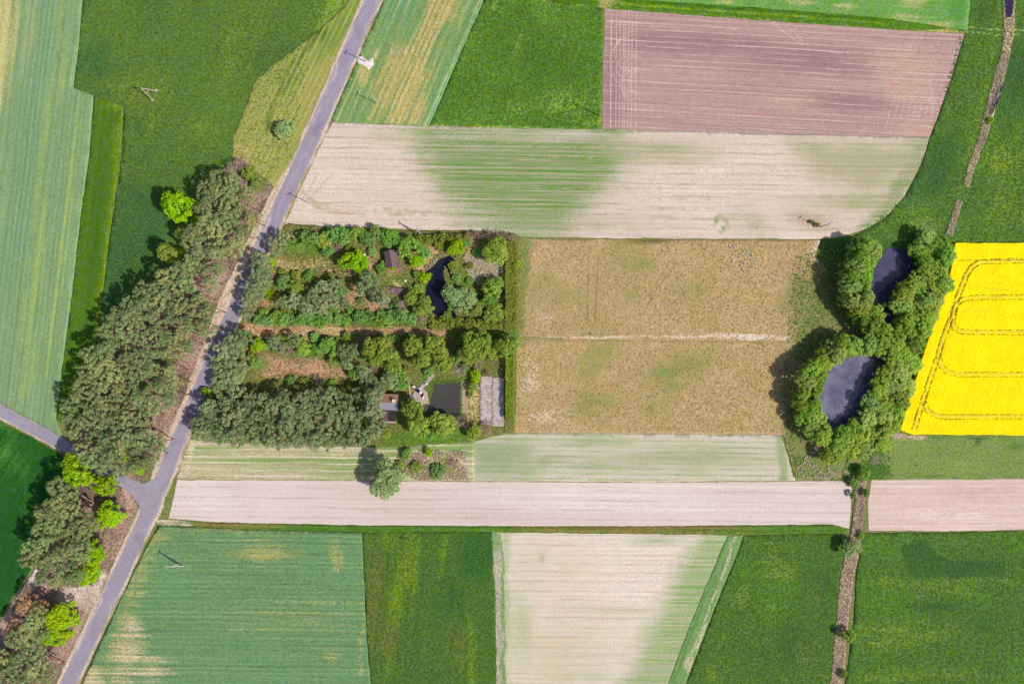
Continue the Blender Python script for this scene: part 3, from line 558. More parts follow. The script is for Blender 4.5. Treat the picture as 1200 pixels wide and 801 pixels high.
# ------------------------------------------------------------------ roads
m = field_mat('sand_verge', C(214, 192, 172), (C(142, 138, 82), C(196, 164, 136)), ang=-64, streak=(.06, 1.4, .08), blotch=(.1, .10), speck=(1.8, .16), edge=(1.0, .8, .8), sharp=.3)
lw = [13]*len(ROAD); rw_ = [13]*len(ROAD)
field('road_verge', 'pale sandy shoulder along both sides of the asphalt road', 'verge', ribbon(ROAD, [12.5, 12.5, 12.5, 12.5, 13.5, 17, 19, 21, 18, 14, 15, 13, 12, 12, 12, 12], [12.5]*16), m, z=.16, sp=2.2, step=3, jit=.9, skirt=False,
      masks=(mx(line(offset(ROAD, -13.5), 5, 4), line(offset(ROAD[:5], 13.5), 4, 4, .9), line(offset(ROAD[11:], 13.5), 4, 4, .9)), mx(line(offset(ROAD, 15), 3, 4, .8), line(offset(ROAD, -11.5), 1.5, 3, .7))))
field('road_verge', 'thin pale shoulder along the side road beside the cereal', 'verge', ribbon(SIDE[:5], 8.6, 8.6), m, z=.17, sp=2.2, step=3, jit=.5, masks=(line(offset(SIDE, -8.6), 3, 3), ))
m = field_mat('asphalt', C(165, 155, 171), (C(150, 141, 157), C(196, 184, 182), C(138, 130, 146)), ang=-64, streak=(.03, .9, .06), blotch=(.12, .09), speck=(3.0, .06), edge=(1.2, .5, 1.0), sharp=.4, mott=.4, bump=(.2, .02))
JUN = [(150, 560), (176, 572), (196, 560), (184, 600), (172, 612), (168, 592), (160, 582)]
field('road', 'lavender-grey asphalt country road slanting past the pine wood', 'road', ribbon(ROAD, 8.9, 8.9), m, z=.19, sp=2.0, step=3, jit=.35, skirt=False,
      masks=(mx(line(offset(ROAD, 3.4), 2.2, 4, .75), line(offset(ROAD, -3.4), 2.2, 4, .75), blob(404, 70, 6, 16, 24, .5, .7), blob(150, 660, 7, 30, 25, .4, .6)), mx(line(offset(ROAD[:10]+[(238, 450), (206, 525)], 8.8), 1.4, 2.4, .85), line(offset([(172, 608)]+ROAD[12:], 8.8), 1.4, 2.4, .85), line(offset(ROAD, -8.8), 1.4, 2.4, .85)), mx(blob(300, 308, 6, 18, 25, .4, .5), blob(372, 150, 4, 9, 25, .5, .8), blob(222, 486, 5, 7, 25, .5, .7), blob(110, 740, 4, 14, 25, .5, .7), blob(420, 36, 4, 8, 25, .5, .7), blob(162, 630, 5, 6, 25, .5, .6))))
SJ = np.concatenate([offset(SIDE, 6.8), [(172, 602), (186, 573), (192, 560)], offset(SIDE, -6.8)[::-1]])
SJ = np.concatenate([offset(SIDE[:7], 6.8), [(156, 580), (164, 592), (164, 608), (178, 600), (192, 566), (202, 538), (186, 557), (168, 567)], offset(SIDE[:7], -6.8)[::-1]])
field('side_road', 'lavender-grey asphalt side road joining through the pine wood', 'road', SJ, m, z=.20, sp=2.2, step=3, jit=.35, skirt=False,
      masks=(mx(line(offset(SIDE, 3), 2, 3, .7), line(offset(SIDE, -3), 2, 3, .7)), None, None))
# ------------------------------------------------------------------ rapeseed in flower: a canopy 1.1 m high with tram lines pressed into it
def rape_mat():
    mt, nt = new_mat('rapeseed_flowers'); g = NT(nt)
    tc = g.n('ShaderNodeTexCoord').outputs['Object']
    at = g.n('ShaderNodeAttribute', attribute_name='mask'); sep = g.n('ShaderNodeSeparateColor'); nt.links.new(at.outputs[0], sep.inputs[0])
    n1 = g.noise(tc, 2.2, 4, .7); n2 = g.noise(tc, .25, 4, .6); n3 = g.noise(tc, 1.2, 3, .6)
    col = g.mix(g.smooth(n2, .4, .65), C(255, 234, 2, 1.4), C(255, 224, 2, 1.4))
    col = g.mix(g.smooth(n1, .56, .70, 0, .6), col, C(196, 172, 10))
    n4 = g.noise(tc, .09, 5, .65); n5 = g.noise(g.mapping(tc, 0, (.05, .7, 1)), 1.0, 3, .6)
    col = g.mix(g.math('MULTIPLY', g.smooth(n4, .5, .68), g.smooth(n5, .42, .62, 0, .5)), col, C(226, 206, 30))
    x = g.math('ADD', sep.outputs[1], g.math('MULTIPLY', g.math('SUBTRACT', n1, .5), 1.2))
    col = g.mix(g.smooth(x, .45, .7), col, C(196, 168, 96))          # thin flowering between the ruts
    y = g.math('ADD', sep.outputs[0], g.math('MULTIPLY', g.math('SUBTRACT', n3, .5), 1.0))
    col = g.mix(g.smooth(y, .4, .65, 0, .85), col, C(142, 128, 40))            # ruts: stalks and soil
    z = g.math('ADD', sep.outputs[2], g.math('MULTIPLY', g.math('SUBTRACT', n1, .5), 2.2))
    col = g.mix(g.smooth(z, .55, .8), col, C(150, 146, 60))
    v = g.math('MULTIPLY_ADD', g.math('SUBTRACT', n1, .5), .5, 1.0)
    vm = g.n('ShaderNodeVectorMath', operation='SCALE'); g.set(vm.inputs[0], col); g.set(vm.inputs['Scale'], v)
    g.out(g.bsdf(vm.outputs[0], .9, .1, g.bump(n1, .6, .15)))
    return mt
TRAM = [[(1222, 389.5), (1136, 388.5), (1122, 388), (1115, 384), (1113.5, 375), (1118, 357), (1126, 350), (1140, 348), (1222, 347.5), (1460, 347)],
        [(1460, 305), (1222, 305), (1158, 306), (1145, 307), (1136, 313), (1130, 322), (1119, 350), (1113, 370), (1103, 395), (1098, 412), (1084, 454), (1076, 478), (1069, 502)],
        [(1097, 416), (1100, 428), (1107, 435), (1120, 438), (1222, 438), (1460, 438)],
        [(1080, 470), (1084, 480), (1092, 486), (1106, 487.5), (1222, 487), (1460, 487)]]
TRAM[0] += [(1460, 390)][:0]
TL = []
for t in TRAM:
    for sgn in (1, -1): TL.append(offset(t, sgn*2.6))
TL.append(np.array([(1120, 304.6), (1200, 304.8), (1460, 305)]))
def rut(u, v):
    r = np.zeros(len(u))
    for t in TL:
        br = fbm(u/2.3, v/2.3, 77, 3)
        r = np.maximum(r, np.clip(.5+(.45-dist_line(t, u, v))/.8, 0, 1)*np.clip((br-.2)*3, .3, 1))
    return r
def mid(u, v):
    r = np.zeros(len(u))
    for t in TRAM: r = np.maximum(r, np.clip(.5+(2.2-dist_line(t, u, v))/2.0, 0, 1))
    return r*.52
F = [(1117, 285), (1180, 285), (1460, 285), (1460, 509), (1200, 509.5), (1066, 508), (1053, 503), (1060, 475), (1072, 440), (1086, 395), (1098, 365), (1110, 330)]
RF = [(1050, 283), (1206, 283), (1206, 512), (1050, 512)]
rp = field('rapeseed_crop', 'bright yellow flowering rapeseed crop with curved tractor tram lines', 'crop', F, rape_mat(), z=.95, sp=5, jit=.5, step=2.5, fine=[(RF, .75)], kind='stuff',
      masks=(nowarp(rut), nowarp(mid), mx(blob(1185, 457, 22, 5, 0, .5, .5), blob(1160, 402, 20, 4, 0, .5, .45), blob(1150, 465, 60, 8, 0, .5, .4))),
      zfun=lambda u, v: .15*(fbm(u/1.7, v/1.7, 5, 2)-.5)+.15*(fbm(u/20, v/20, 6, 2)-.5)-.55*rut(u, v), smooth=False)

# ------------------------------------------------------------------ water
wm_a = water_mat('pond_sky_violet', C(72, 70, 104), C(90, 86, 120), .2, C(120, 112, 132))  # violet of the reflected sky is put into the water's base colour
wm_e = water_mat('pond_sky_pale', C(96, 94, 124), C(128, 126, 152), .16, C(150, 144, 156))  # paler mottled sky reflection, also painted into the base colours
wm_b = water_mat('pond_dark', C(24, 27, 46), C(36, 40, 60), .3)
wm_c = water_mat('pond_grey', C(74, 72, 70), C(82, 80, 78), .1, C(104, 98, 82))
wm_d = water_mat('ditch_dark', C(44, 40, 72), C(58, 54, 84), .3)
WET = []
def water(name, label, poly, mat, z, jit=1.2):
    WET.append(np.asarray(poly, float)); return field(name, label, 'water', poly, mat, z=z, sp=6, jit=jit, step=2.5, skirt=False)
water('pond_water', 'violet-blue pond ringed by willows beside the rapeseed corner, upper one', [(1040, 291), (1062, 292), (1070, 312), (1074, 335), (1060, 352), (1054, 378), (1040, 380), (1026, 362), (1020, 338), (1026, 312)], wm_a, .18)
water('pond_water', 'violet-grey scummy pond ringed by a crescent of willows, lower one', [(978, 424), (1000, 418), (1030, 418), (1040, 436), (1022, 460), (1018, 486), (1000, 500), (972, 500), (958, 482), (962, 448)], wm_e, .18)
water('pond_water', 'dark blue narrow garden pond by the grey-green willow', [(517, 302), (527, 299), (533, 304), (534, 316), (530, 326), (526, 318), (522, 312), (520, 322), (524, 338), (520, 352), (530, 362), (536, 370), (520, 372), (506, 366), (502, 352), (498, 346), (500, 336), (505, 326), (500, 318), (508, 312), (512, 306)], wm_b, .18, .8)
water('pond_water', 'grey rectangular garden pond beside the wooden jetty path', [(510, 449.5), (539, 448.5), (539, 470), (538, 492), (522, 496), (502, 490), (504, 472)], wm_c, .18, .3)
water('ditch_water', 'dark water in the ditch above the track crossing', [(1177, -60), (1188, -60), (1187, 0), (1186, 16), (1183, 21), (1179, 21), (1177, 10)], wm_d, .2, .5)
water('ditch_water', 'dark broken water showing between reeds in the ditch', [(1172, 94), (1176, 98), (1172, 112), (1166, 126), (1160, 136), (1157, 132), (1163, 116), (1168, 104)], wm_d, .2, .9)

# ------------------------------------------------------------------ ditches: reed beds
rm = field_mat('reed_litter', C(186, 162, 138), (C(212, 190, 150), C(128, 110, 108)), ang=-70, streak=(.3, .8, .08), blotch=(.2, .16), speck=(1.8, .26), edge=(.5, 1, 1), sharp=.3)
D1 = [(1182, -60), (1182, 20), (1181, 40), (1178, 62), (1170, 92), (1163, 118), (1157, 138), (1151, 160), (1140, 190), (1132, 218)]
D2 = [(1124, 236), (1119, 252), (1112, 276)]
D3 = [(1008, 562), (1007, 590), (1004, 618), (1000, 640), (993, 672), (988, 712), (984, 760), (980, 801), (972, 900), (966, 1000)]
DL = [ribbon(D1, [7, 6.5, 5, 5, 6, 5.5, 5, 4.5, 4, 3.5], [7, 6.5, 6, 5.5, 6, 5.5, 5, 4.5, 4, 3]), ribbon(D2, 4, 3.5), ribbon(D3, [7, 6, 6, 7, 8, 7, 7, 7, 7, 7], [7, 6, 6, 7, 8, 7, 7, 7, 7, 7])]
for poly, lab in zip(DL, ('reedy ditch with straw-coloured banks running beside the upper meadow', 'short end of the reedy ditch above the rapeseed corner', 'pinkish reedy ditch between the two lower meadows')):
    field('ditch', lab, 'ditch', poly, rm, z=.15, sp=2, jit=.9, step=3, masks=(mx(line(D1, 4, 5), blob(1181, 27, 5, 7)), mx(line(D1[3:7], 3, 3), blob(1150, 165, 4, 16, 20), blob(1008, 600, 4, 16))))
# ------------------------------------------------------------------ trees
BARK = plain_mat('bark_grey', C(120, 100, 84), .2, 3)
BARK_P = plain_mat('bark_pine', C(168, 118, 88), .2, 3)
BARK_W = plain_mat('bark_pale', C(214, 204, 190), .2, 2, col2=C(150, 140, 128))
L_PINE = leaf_mat('pine_needles', C(88, 108, 64), C(140, 150, 98), C(146, 148, 94), .16, .04, .34, 1.9)
L_PINEG = leaf_mat('pine_needles_garden', C(84, 104, 66), C(140, 154, 104), C(138, 144, 104), .16, .03, .30, 1.75)
L_LIME = leaf_mat('lime_leaves', C(134, 190, 6), C(192, 236, 22), None, .45, .02, .15, 1.4)
L_WILLOW = leaf_mat('willow_leaves', C(96, 144, 42), C(160, 190, 76), C(146, 166, 96), .5, .05, .32, 2.4)
L_SAGE = leaf_mat('sage_leaves', C(110, 138, 84), C(164, 184, 122), None, .35, .02, .15)
L_GREEN = leaf_mat('green_leaves', C(88, 130, 40), C(150, 176, 74), C(116, 140, 84), .4, .05, .25)
L_YEL = leaf_mat('yellowgreen_leaves', C(118, 146, 44), C(176, 190, 82), C(140, 158, 70), .4, .03, .2, 1.6)
L_BLUE = leaf_mat('bluegreen_leaves', C(92, 140, 58), C(150, 188, 104), None, .4, .03, .2, 1.7)
L_HEDGE = leaf_mat('hedge_leaves', C(92, 108, 34), C(142, 148, 58), None, .3, .02, .15)
L_HEDGEB = leaf_mat('hedge_leaves_bright', C(100, 132, 26), C(152, 168, 48), None, .35, .02, .1, 1.5)
L_BARE = leaf_mat('bare_twigs', C(116, 92, 84), C(176, 144, 132), C(150, 128, 110), .1, .02, .2)
L_RUST = leaf_mat('rust_needles', C(150, 100, 70), C(206, 156, 118), None, .2, .02, .2)

def leafcloud(cen, rad, per, size, flat=1.0, up=.35, seed=0, shell=.55, asp=.65):
    r = np.random.default_rng(seed); n = len(cen); N = n*per
    c = np.repeat(np.asarray(cen, float), per, 0); ra = np.repeat(np.asarray(rad, float), per)
    d = r.normal(size=(N, 3)); d /= np.linalg.norm(d, axis=1)[:, None]
    t = shell+(1-shell)*r.random(N)
    lump = 1+.25*r.normal(size=n); t *= np.repeat(np.clip(lump, .6, 1.4), per)
    P = c + d*(ra*t)[:, None]*np.array([1, 1, flat])
    nn = d + r.normal(size=(N, 3))*.55 + np.array([0, 0, up]); nn /= np.linalg.norm(nn, axis=1)[:, None]
    a = np.cross(nn, r.normal(size=(N, 3))); a /= np.linalg.norm(a, axis=1)[:, None]; b = np.cross(nn, a)
    s = size*(.6+.8*r.random(N))
    a *= s[:, None]; b *= (s*asp)[:, None]
    V = np.stack([P-a, P-b*.9, P+a, P+b], 1).reshape(-1, 3)
    F = np.arange(N*4).reshape(-1, 4)
    tint = np.clip(np.repeat(.5*r.random(n), per)+.5*r.random(N), 0, 1)
    return V, F, np.repeat(tint, 4)
def trunk_mesh(name, h, r0, tips, mat, bend=.3, seed=0, top=1.0):
    r = np.random.default_rng(seed); mb = MB(); pts = [Vector((0, 0, -.15))]; k = 4
    for i in range(1, k+1):
        z = h*top*i/k; pts.append(Vector((r.normal()*bend*i/k, r.normal()*bend*i/k, z)))
    for i in range(k): mb.tube(pts[i], pts[i+1], r0*(1-.85*i/k)+.02, r0*(1-.85*(i+1)/k)+.02, 6, i == k-1)
    for t in tips:
        t = Vector(t); zz = max(.15*h, t.z-.25*math.hypot(t.x, t.y)-.3); i = min(k-1, max(0, int(zz/(h*top)*k)))
        f = min(1, max(0, (zz-pts[i].z)/max(.01, pts[i+1].z-pts[i].z))); q = pts[i].lerp(pts[i+1], f)
        mb.tube(q, t, r0*.28, .03, 4, False)
    return mb.mesh(name, mat)
def shape(kind, h, Rr, n, seed):
    """clump centres of a crown of radius Rr and height h"""
    r = np.random.default_rng(seed); out = []
    a0 = r.random()*6.28; off = r.normal(size=2)*.12*Rr
    while len(out) < n:
        a = r.random()*2*math.pi; q = math.sqrt(r.random())
        wob = 1+.18*math.sin(2*a+a0)+.12*math.sin(3*a+2*a0)
        x = Rr*q*wob*math.cos(a); y = Rr*q*wob*math.sin(a)
        if kind == 'pine':      # uneven flat-topped dome carried high
            z = h-.55*Rr*q**2*1.6-abs(r.normal())*.9
            x += off[0]; y += off[1]
        elif kind == 'round':
            z = h*.55 + (h*.45)*math.sqrt(max(0, 1-q*q))*(.75+.25*r.random()) - (r.random() < .25)*h*.25
        elif kind == 'column':
            z = h*(.25+.75*r.random()); s = 1-.75*max(0, z/h-.45)**1.2; x *= s; y *= s
        else:                   # shrub
            z = h*(.35+.6*math.sqrt(max(0, 1-q*q))*(.6+.4*r.random()))
        if all((x-p[0])**2+(y-p[1])**2+(z-p[2])**2 > (.28*Rr*2/math.sqrt(n)*2.2)**2 for p in out) or r.random() < .03: out.append((x, y, z))
    return np.array(out)
def proto(name, kind, h, Rr, n, cr, per, leaf, lm, bm, seed, flat=.8, r0=.16, trunk=True, asp=.65, limbs=9, shell=.55):
    cen = shape(kind, h, Rr, n, seed); rr = np.random.default_rng(seed+1)
    V, F, T = leafcloud(cen, cr*(.7+.6*rr.random(n)), per, leaf, flat, .35, seed+2, shell, asp)
    cm = mesh_np(name+'_crown', V, F, lm, T)
    tips = [tuple(c) for c in cen[np.argsort(-np.hypot(cen[:, 0], cen[:, 1]))][:limbs]] if limbs else []
    tm = trunk_mesh(name+'_trunk', h, r0, tips, bm, .04*h, seed+3, .9)
    return tm, cm, h, float(np.percentile(np.hypot(V[:, 0], V[:, 1]), 93))
def place(pr, name, u, v, label, cat, group=None, r=None, h=None, rz=None, mid_h=.7, jit=0):
    """tree whose crown shows at photograph pixel (u, v) with radius r pixels; its foot is found from its height"""
    tm, cm, h0, R0 = pr
    sx = (r*PX/R0) if r else 1.0
    sz = (h/h0) if h else sx
    hc = h0*sz*mid_h
    x, y = W(u, v, hc)
    o = empty(name, (x, y, .12), rz if rz is not None else random.random()*6.283); o.scale = (sx*(H-hc)/H, sx*(H-hc)/H, sz)
    tag(o, label, cat, group)
    link('trunk', tm, o); link('crown', cm, o)
    return o

PINE = [proto('pine', 'pine', 12.5, 2.7, 36, .63, 90, .185, L_PINE, BARK_P, 100+i*7, .7, .15, asp=.45) for i in range(6)]
PINE_G = [proto('garden_pine', 'pine', 9.0, 2.5, 36, .60, 90, .185, L_PINEG, BARK_P, 200+i*7, .75, .14, asp=.45) for i in range(6)]
DEAD = [proto('bare_tree', 'round', 7.0, 2.2, 26, .7, 60, .16, L_BARE, BARK_W, 260+i*7, 1.0, .12, asp=.18, limbs=22, shell=.1) for i in range(2)]
RUST = [proto('rust_tree', 'pine', 8.0, 2.6, 30, .8, 70, .2, L_RUST, BARK, 270+i*7, .8, .14, asp=.3, limbs=18, shell=.3) for i in range(2)]
LIME = [proto('lime_tree', 'round', 9.0, 3.6, 60, .85, 90, .25, L_LIME, BARK, 300+i*7, .8, .15) for i in range(4)]
WIL = [proto('willow', 'round', 8.5, 3.4, 70, .75, 100, .22, L_WILLOW, BARK, 340+i*7, .9, .2) for i in range(6)]
SAGE = [proto('sage_willow', 'round', 7.5, 3.4, 75, .7, 110, .2, L_SAGE, BARK, 400+i*7, .9, .2, asp=.5) for i in range(2)]
GRN = [proto('green_tree', 'round', 6.0, 2.6, 46, .68, 90, .2, L_GREEN, BARK, 420+i*7, .85, .12) for i in range(5)]
YEL = [proto('yellowgreen_tree', 'round', 7.0, 3.0, 44, .85, 110, .22, L_YEL, BARK, 470+i*7, .85, .14) for i in range(5)]
SHR = [proto('green_shrub', 'shrub', 2.6, 1.6, 24, .52, 80, .17, L_GREEN, BARK, 520+i*7, .85, .06) for i in range(4)]
SHB = [proto('bluegreen_shrub', 'shrub', 3.2, 1.8, 26, .55, 80, .18, L_BLUE, BARK, 560+i*7, .85, .06) for i in range(4)]
SHL = [proto('lime_shrub', 'shrub', 2.2, 1.3, 18, .48, 80, .16, L_LIME, BARK, 600+i*7, .85, .05) for i in range(3)]
SHH = [proto('olive_shrub', 'shrub', 2.8, 1.6, 24, .5, 80, .16, L_HEDGE, BARK, 630+i*7, .85, .06) for i in range(4)]
DSH = [proto('bare_shrub', 'shrub', 2.4, 1.6, 20, .55, 60, .15, L_BARE, BARK, 660+i*7, .9, .05, asp=.2, limbs=16, shell=.1) for i in range(3)]

def poisson(poly, d, n=40000, seed=1, holes=()):
    r = np.random.default_rng(seed); p = np.asarray(poly, float); lo, hi = p.min(0), p.max(0)
    q = lo+(hi-lo)*r.random((n, 2)); q = q[inside(p, q[:, 0], q[:, 1])]
    for h in holes: q = q[((q[:, 0]-h[0])/h[2])**2+((q[:, 1]-h[1])/h[3])**2 > 1]
    out = []
    for c in q:
        if all((c[0]-o[0])**2+(c[1]-o[1])**2 > d*d for o in out): out.append(c)
    return out

def near(u, v, marks):
    return min(marks, key=lambda q: (q[0]-u)**2+(q[1]-v)**2)[2]
# roadside pine wood, upper block
WOOD1 = [(250, 203), (268, 206), (280, 224), (298, 232), (296, 250), (284, 274), (268, 294), (252, 326), (246, 360), (238, 384), (226, 398), (206, 420), (208, 452), (190, 478), (178, 500), (182, 530), (168, 548), (110, 545), (92, 522), (78, 490), (76, 466), (94, 430), (118, 392), (134, 366), (162, 334), (176, 326), (212, 316), (222, 288), (216, 268), (236, 250), (232, 226)]
HOLES1 = [(226, 424, 17, 12), (247, 343, 9, 11), (205, 424, 14, 7), (195, 488, 12, 16), (195, 300, 15, 12), (208, 246, 24, 22), (256, 240, 9, 5), (219, 311, 7, 7), (176, 498, 14, 8)]
pts = poisson(WOOD1, 14.2, seed=5, holes=HOLES1)
for i, (u, v) in enumerate(pts):
    edge_m = dist_line(WOOD1[16:], np.array([u]), np.array([v]))[0] < 9
    edge_r = dist_line(WOOD1[2:13], np.array([u]), np.array([v]))[0] < 9
    lab = ('grey-green pine on the meadow edge of the roadside wood' if edge_m else 'olive-green pine on the road edge of the roadside wood' if edge_r else 'grey-green pine inside the roadside wood above the side road')
    grp = 'pines on the meadow edge' if edge_m else 'pines on the road edge' if edge_r else 'pines inside the roadside wood'
    mk_ = near(u, v, ((212, 243, 'lime-green round tree'), (197, 297, 'pale-trunked birch'), (246, 344, 'bare litter gap'), (226, 424, 'pink litter clearing'), (150, 505, 'brown dry trees'), (120, 555, 'side road'), (80, 440, 'dark grass strip'), (275, 205, 'leafless tip trees')))
    lab = lab.replace(' above the side road', '')+' near the '+mk_; grp = grp+' near the '+mk_
    place(PINE[i % 6], 'pine_tree', u, v, lab, 'pine', grp, r=9.4+4.4*random.random(), h=12+3.5*random.random(), mid_h=.85)
# lower block below the side road
WOOD2 = [(66, 572), (86, 578), (96, 596), (112, 615), (104, 640), (96, 660), (92, 672), (62, 682), (44, 674), (26, 656), (44, 630), (40, 605), (52, 590)]
for i, (u, v) in enumerate(poisson(WOOD2, 13.6, seed=8, holes=[(94, 590, 10, 6), (128, 603, 16, 14), (104, 648, 8, 7), (102, 672, 8, 8), (40, 674, 8, 8)])):
    mk_ = near(u, v, ((91, 575, 'litter clearing'), (128, 603, 'lone bright green tree'), (104, 645, 'leaning pale trunk'), (100, 680, 'sandy pull-off'), (30, 670, 'sandy track'), (45, 610, 'deep green field')))
    place(PINE[(i+2) % 6], 'pine_tree', u, v, 'grey-green pine in the lower wood block near the '+mk_, 'pine', 'lower block pines near the '+mk_, r=9.6+4.2*random.random(), h=11.5+3*random.random(), mid_h=.85)
WOOD3 = [(22, 742), (46, 712), (52, 742), (40, 770), (58, 790), (44, 816), (-14, 816), (-14, 778)]
for i, (u, v) in enumerate(poisson(WOOD3, 14, seed=9)):
    place(PINE[(i+4) % 6], 'pine_tree', u, v, 'dark pine in the wood corner past the sandy pull-off', 'pine', 'pines past the sandy pull-off', r=10+4*random.random(), h=9+3*random.random(), mid_h=.85)
for u, v, r, lab in ((30, 705, 15, 'rust-brown leafless tree beside the sandy track at the wood corner'), (12, 738, 12, 'pale rusty bare tree between the sandy track and dark pines'), (4, 772, 11, 'dull rusty bare tree among the dark corner pines'), (50, 712, 9, 'brown bare tree next to the large lime-green tree')):
    place(RUST[int(u) % 2], 'bare_tree', u, v, lab, 'tree', r=r, h=8, mid_h=.8)
place(RUST[0], 'bare_tree', 268, 209, 'orange-tinged bare tree at the tip of the pine wood', 'tree', r=9, h=6)
for k, (u, v) in enumerate(((280, 192), (287, 190), (272, 196))):
    place(DEAD[k % 2], 'bare_tree', u, v, ('pinkish leafless tree at the tip of the pine wood by the hay strip'), 'tree', 'leafless trees at the tip of the wood', r=6.5, h=6)
for u, v, lab in ((152, 500, 'brown thinning tree in the middle of the pine wood near the litter clearing'), (165, 506, 'brown dry tree beside the pink litter clearing in the wood'), (140, 512, 'orange-brown tree surrounded by pines near the side road')):
    place(RUST[int(u) % 2], 'dry_tree', u, v, lab, 'tree', r=8.5, h=10, mid_h=.85)
# lime-green trees
for u, v, r, h, lab in ((210, 243, 19, 12, 'vivid lime-green round tree on the meadow edge of the pine wood'),
                        (91, 551, 18, 12, 'vivid lime-green tree beside the side road mouth'), (121, 568, 13, 9, 'lime-green tree on the litter slope by the road junction'),
                        (128, 603, 16, 7, 'bright green low tree standing alone on the roadside litter'), (110, 648, 12, 8, 'lime-green tree below a leaning pale trunk'),
                        (103, 672, 14, 7, 'lime-green tree just above the sandy pull-off'), (68, 726, 20, 8, 'large lime-green tree below the sandy pull-off'), (60, 744, 14, 7, 'lime-green tree merging with the large one below the pull-off')):
    place(LIME[int(u) % 4], 'broadleaf_tree', u, v, lab, 'tree', r=r, h=h)
for u, v, r, lab in ((219, 311, 7, 'small lime-green tree in a gap of the pine wood'), (143, 533, 7, 'small lime-green tree among pines beside the side road'), (100, 622, 6, 'small lime-green bush among the lower block pines'), (52, 622, 7, 'small green tree on the meadow edge of the lower wood'), (292, 201, 9, 'small bright green tree at the tip of the pine wood'), (205, 296, 6, 'dull green sapling beside the pale-trunked birch'), (162, 549, 7, 'fresh green bush where the side road leaves the pines')):
    place(SHL[int(u) % 3] if r < 9 else GRN[0], 'small_tree', u, v, lab, 'tree', r=r, h=5 if r < 9 else 4)
place(YEL[0], 'birch_tree', 197, 297, 'olive birch with pale trunk on the meadow edge', 'tree', r=12, h=10)
place(YEL[1], 'broadleaf_tree', 216, 273, 'yellow-olive tree between lime-green tree and pines', 'tree', r=9, h=9)
place(SAGE[1], 'broadleaf_tree', 333, 151, 'sparse pale young tree standing alone beside the road', 'tree', r=11, h=4)
place(GRN[2], 'broadleaf_tree', 300, 213, 'dull green bush at the road end of the wood tip', 'tree', r=8, h=3)
# pines along the road on the garden side
for i, (u, v, r) in enumerate(((322, 288, 10), (330, 280, 7), (304, 305, 11), (300, 322, 11), (297, 339, 12), (305, 330, 9), (290, 352, 8), (288, 366, 7), (273, 402, 12), (262, 414, 12), (256, 430, 11), (272, 424, 11), (284, 396, 10), (268, 440, 12), (280, 434, 10), (258, 452, 11), (275, 456, 10), (241, 478, 9), (236, 494, 10), (230, 506, 9), (246, 505, 10))):
    place(PINE_G[i % 6], 'pine_tree', u, v, 'blue-grey pine lining the garden side of the road', 'pine', 'pines lining the garden side of the road', r=r+1.6, h=6.5+2.5*random.random(), mid_h=.85)
# dense pine stand
GM = ((240, 490, 'road'), (340, 440, 'brown clearing'), (450, 480, 'cottage'), (290, 525, 'road end of the striped field'), (400, 525, 'striped field towards the willow'))
STAND = [(258, 474), (290, 468), (320, 463), (352, 463), (382, 462), (402, 464), (426, 458), (440, 466), (444, 480), (446, 500), (436, 514), (412, 520), (370, 520), (330, 522), (290, 518), (254, 512), (246, 492)]
for i, (u, v) in enumerate(poisson(STAND, 13.6, seed=21)):
    place(PINE_G[i % 6], 'pine_tree', u, v, 'olive-grey pine of the dense garden stand, near the '+near(u, v, GM), 'pine', 'dense stand pines near the '+near(u, v, GM), r=9.6+3.8*random.random(), h=7+3.4*random.random(), mid_h=.85)
# pines and fruit trees inside the garden
for i, (u, v, r) in enumerate(((343, 353, 10), (357, 361, 10), (367, 349, 11), (378, 338, 10), (391, 330, 9), (390, 350, 11), (376, 359, 9), (404, 356, 7), (331, 354, 8))):
    place(PINE_G[(i+1) % 6], 'pine_tree', u, v, 'grey-green pine in the thicket below the garden lawn', 'pine', 'pines below the garden lawn', r=r, h=5+1.5*random.random(), mid_h=.8)
for i, (u, v, r) in enumerate(((430, 327, 13), (440, 343, 11), (424, 338, 8), (448, 352, 9))):
    place(PINE_G[(i+3) % 6], 'pine_tree', u, v, 'dark pine between the lime garden tree and the mauve shed', 'pine', 'pines by the mauve shed', r=r, h=7, mid_h=.85)
for i, (u, v, r) in enumerate(((322, 402, 9), (331, 408, 8), (343, 398, 8), (407, 424, 9), (412, 412, 9), (402, 410, 8), (424, 434, 9), (432, 446, 10), (440, 456, 10))):
    place(PINE_G[(i+2) % 6], 'pine_tree', u, v, 'small dark pine around the brown clearing in the lower garden', 'pine', 'small pines around the brown clearing', r=r, h=5+random.random(), mid_h=.8)
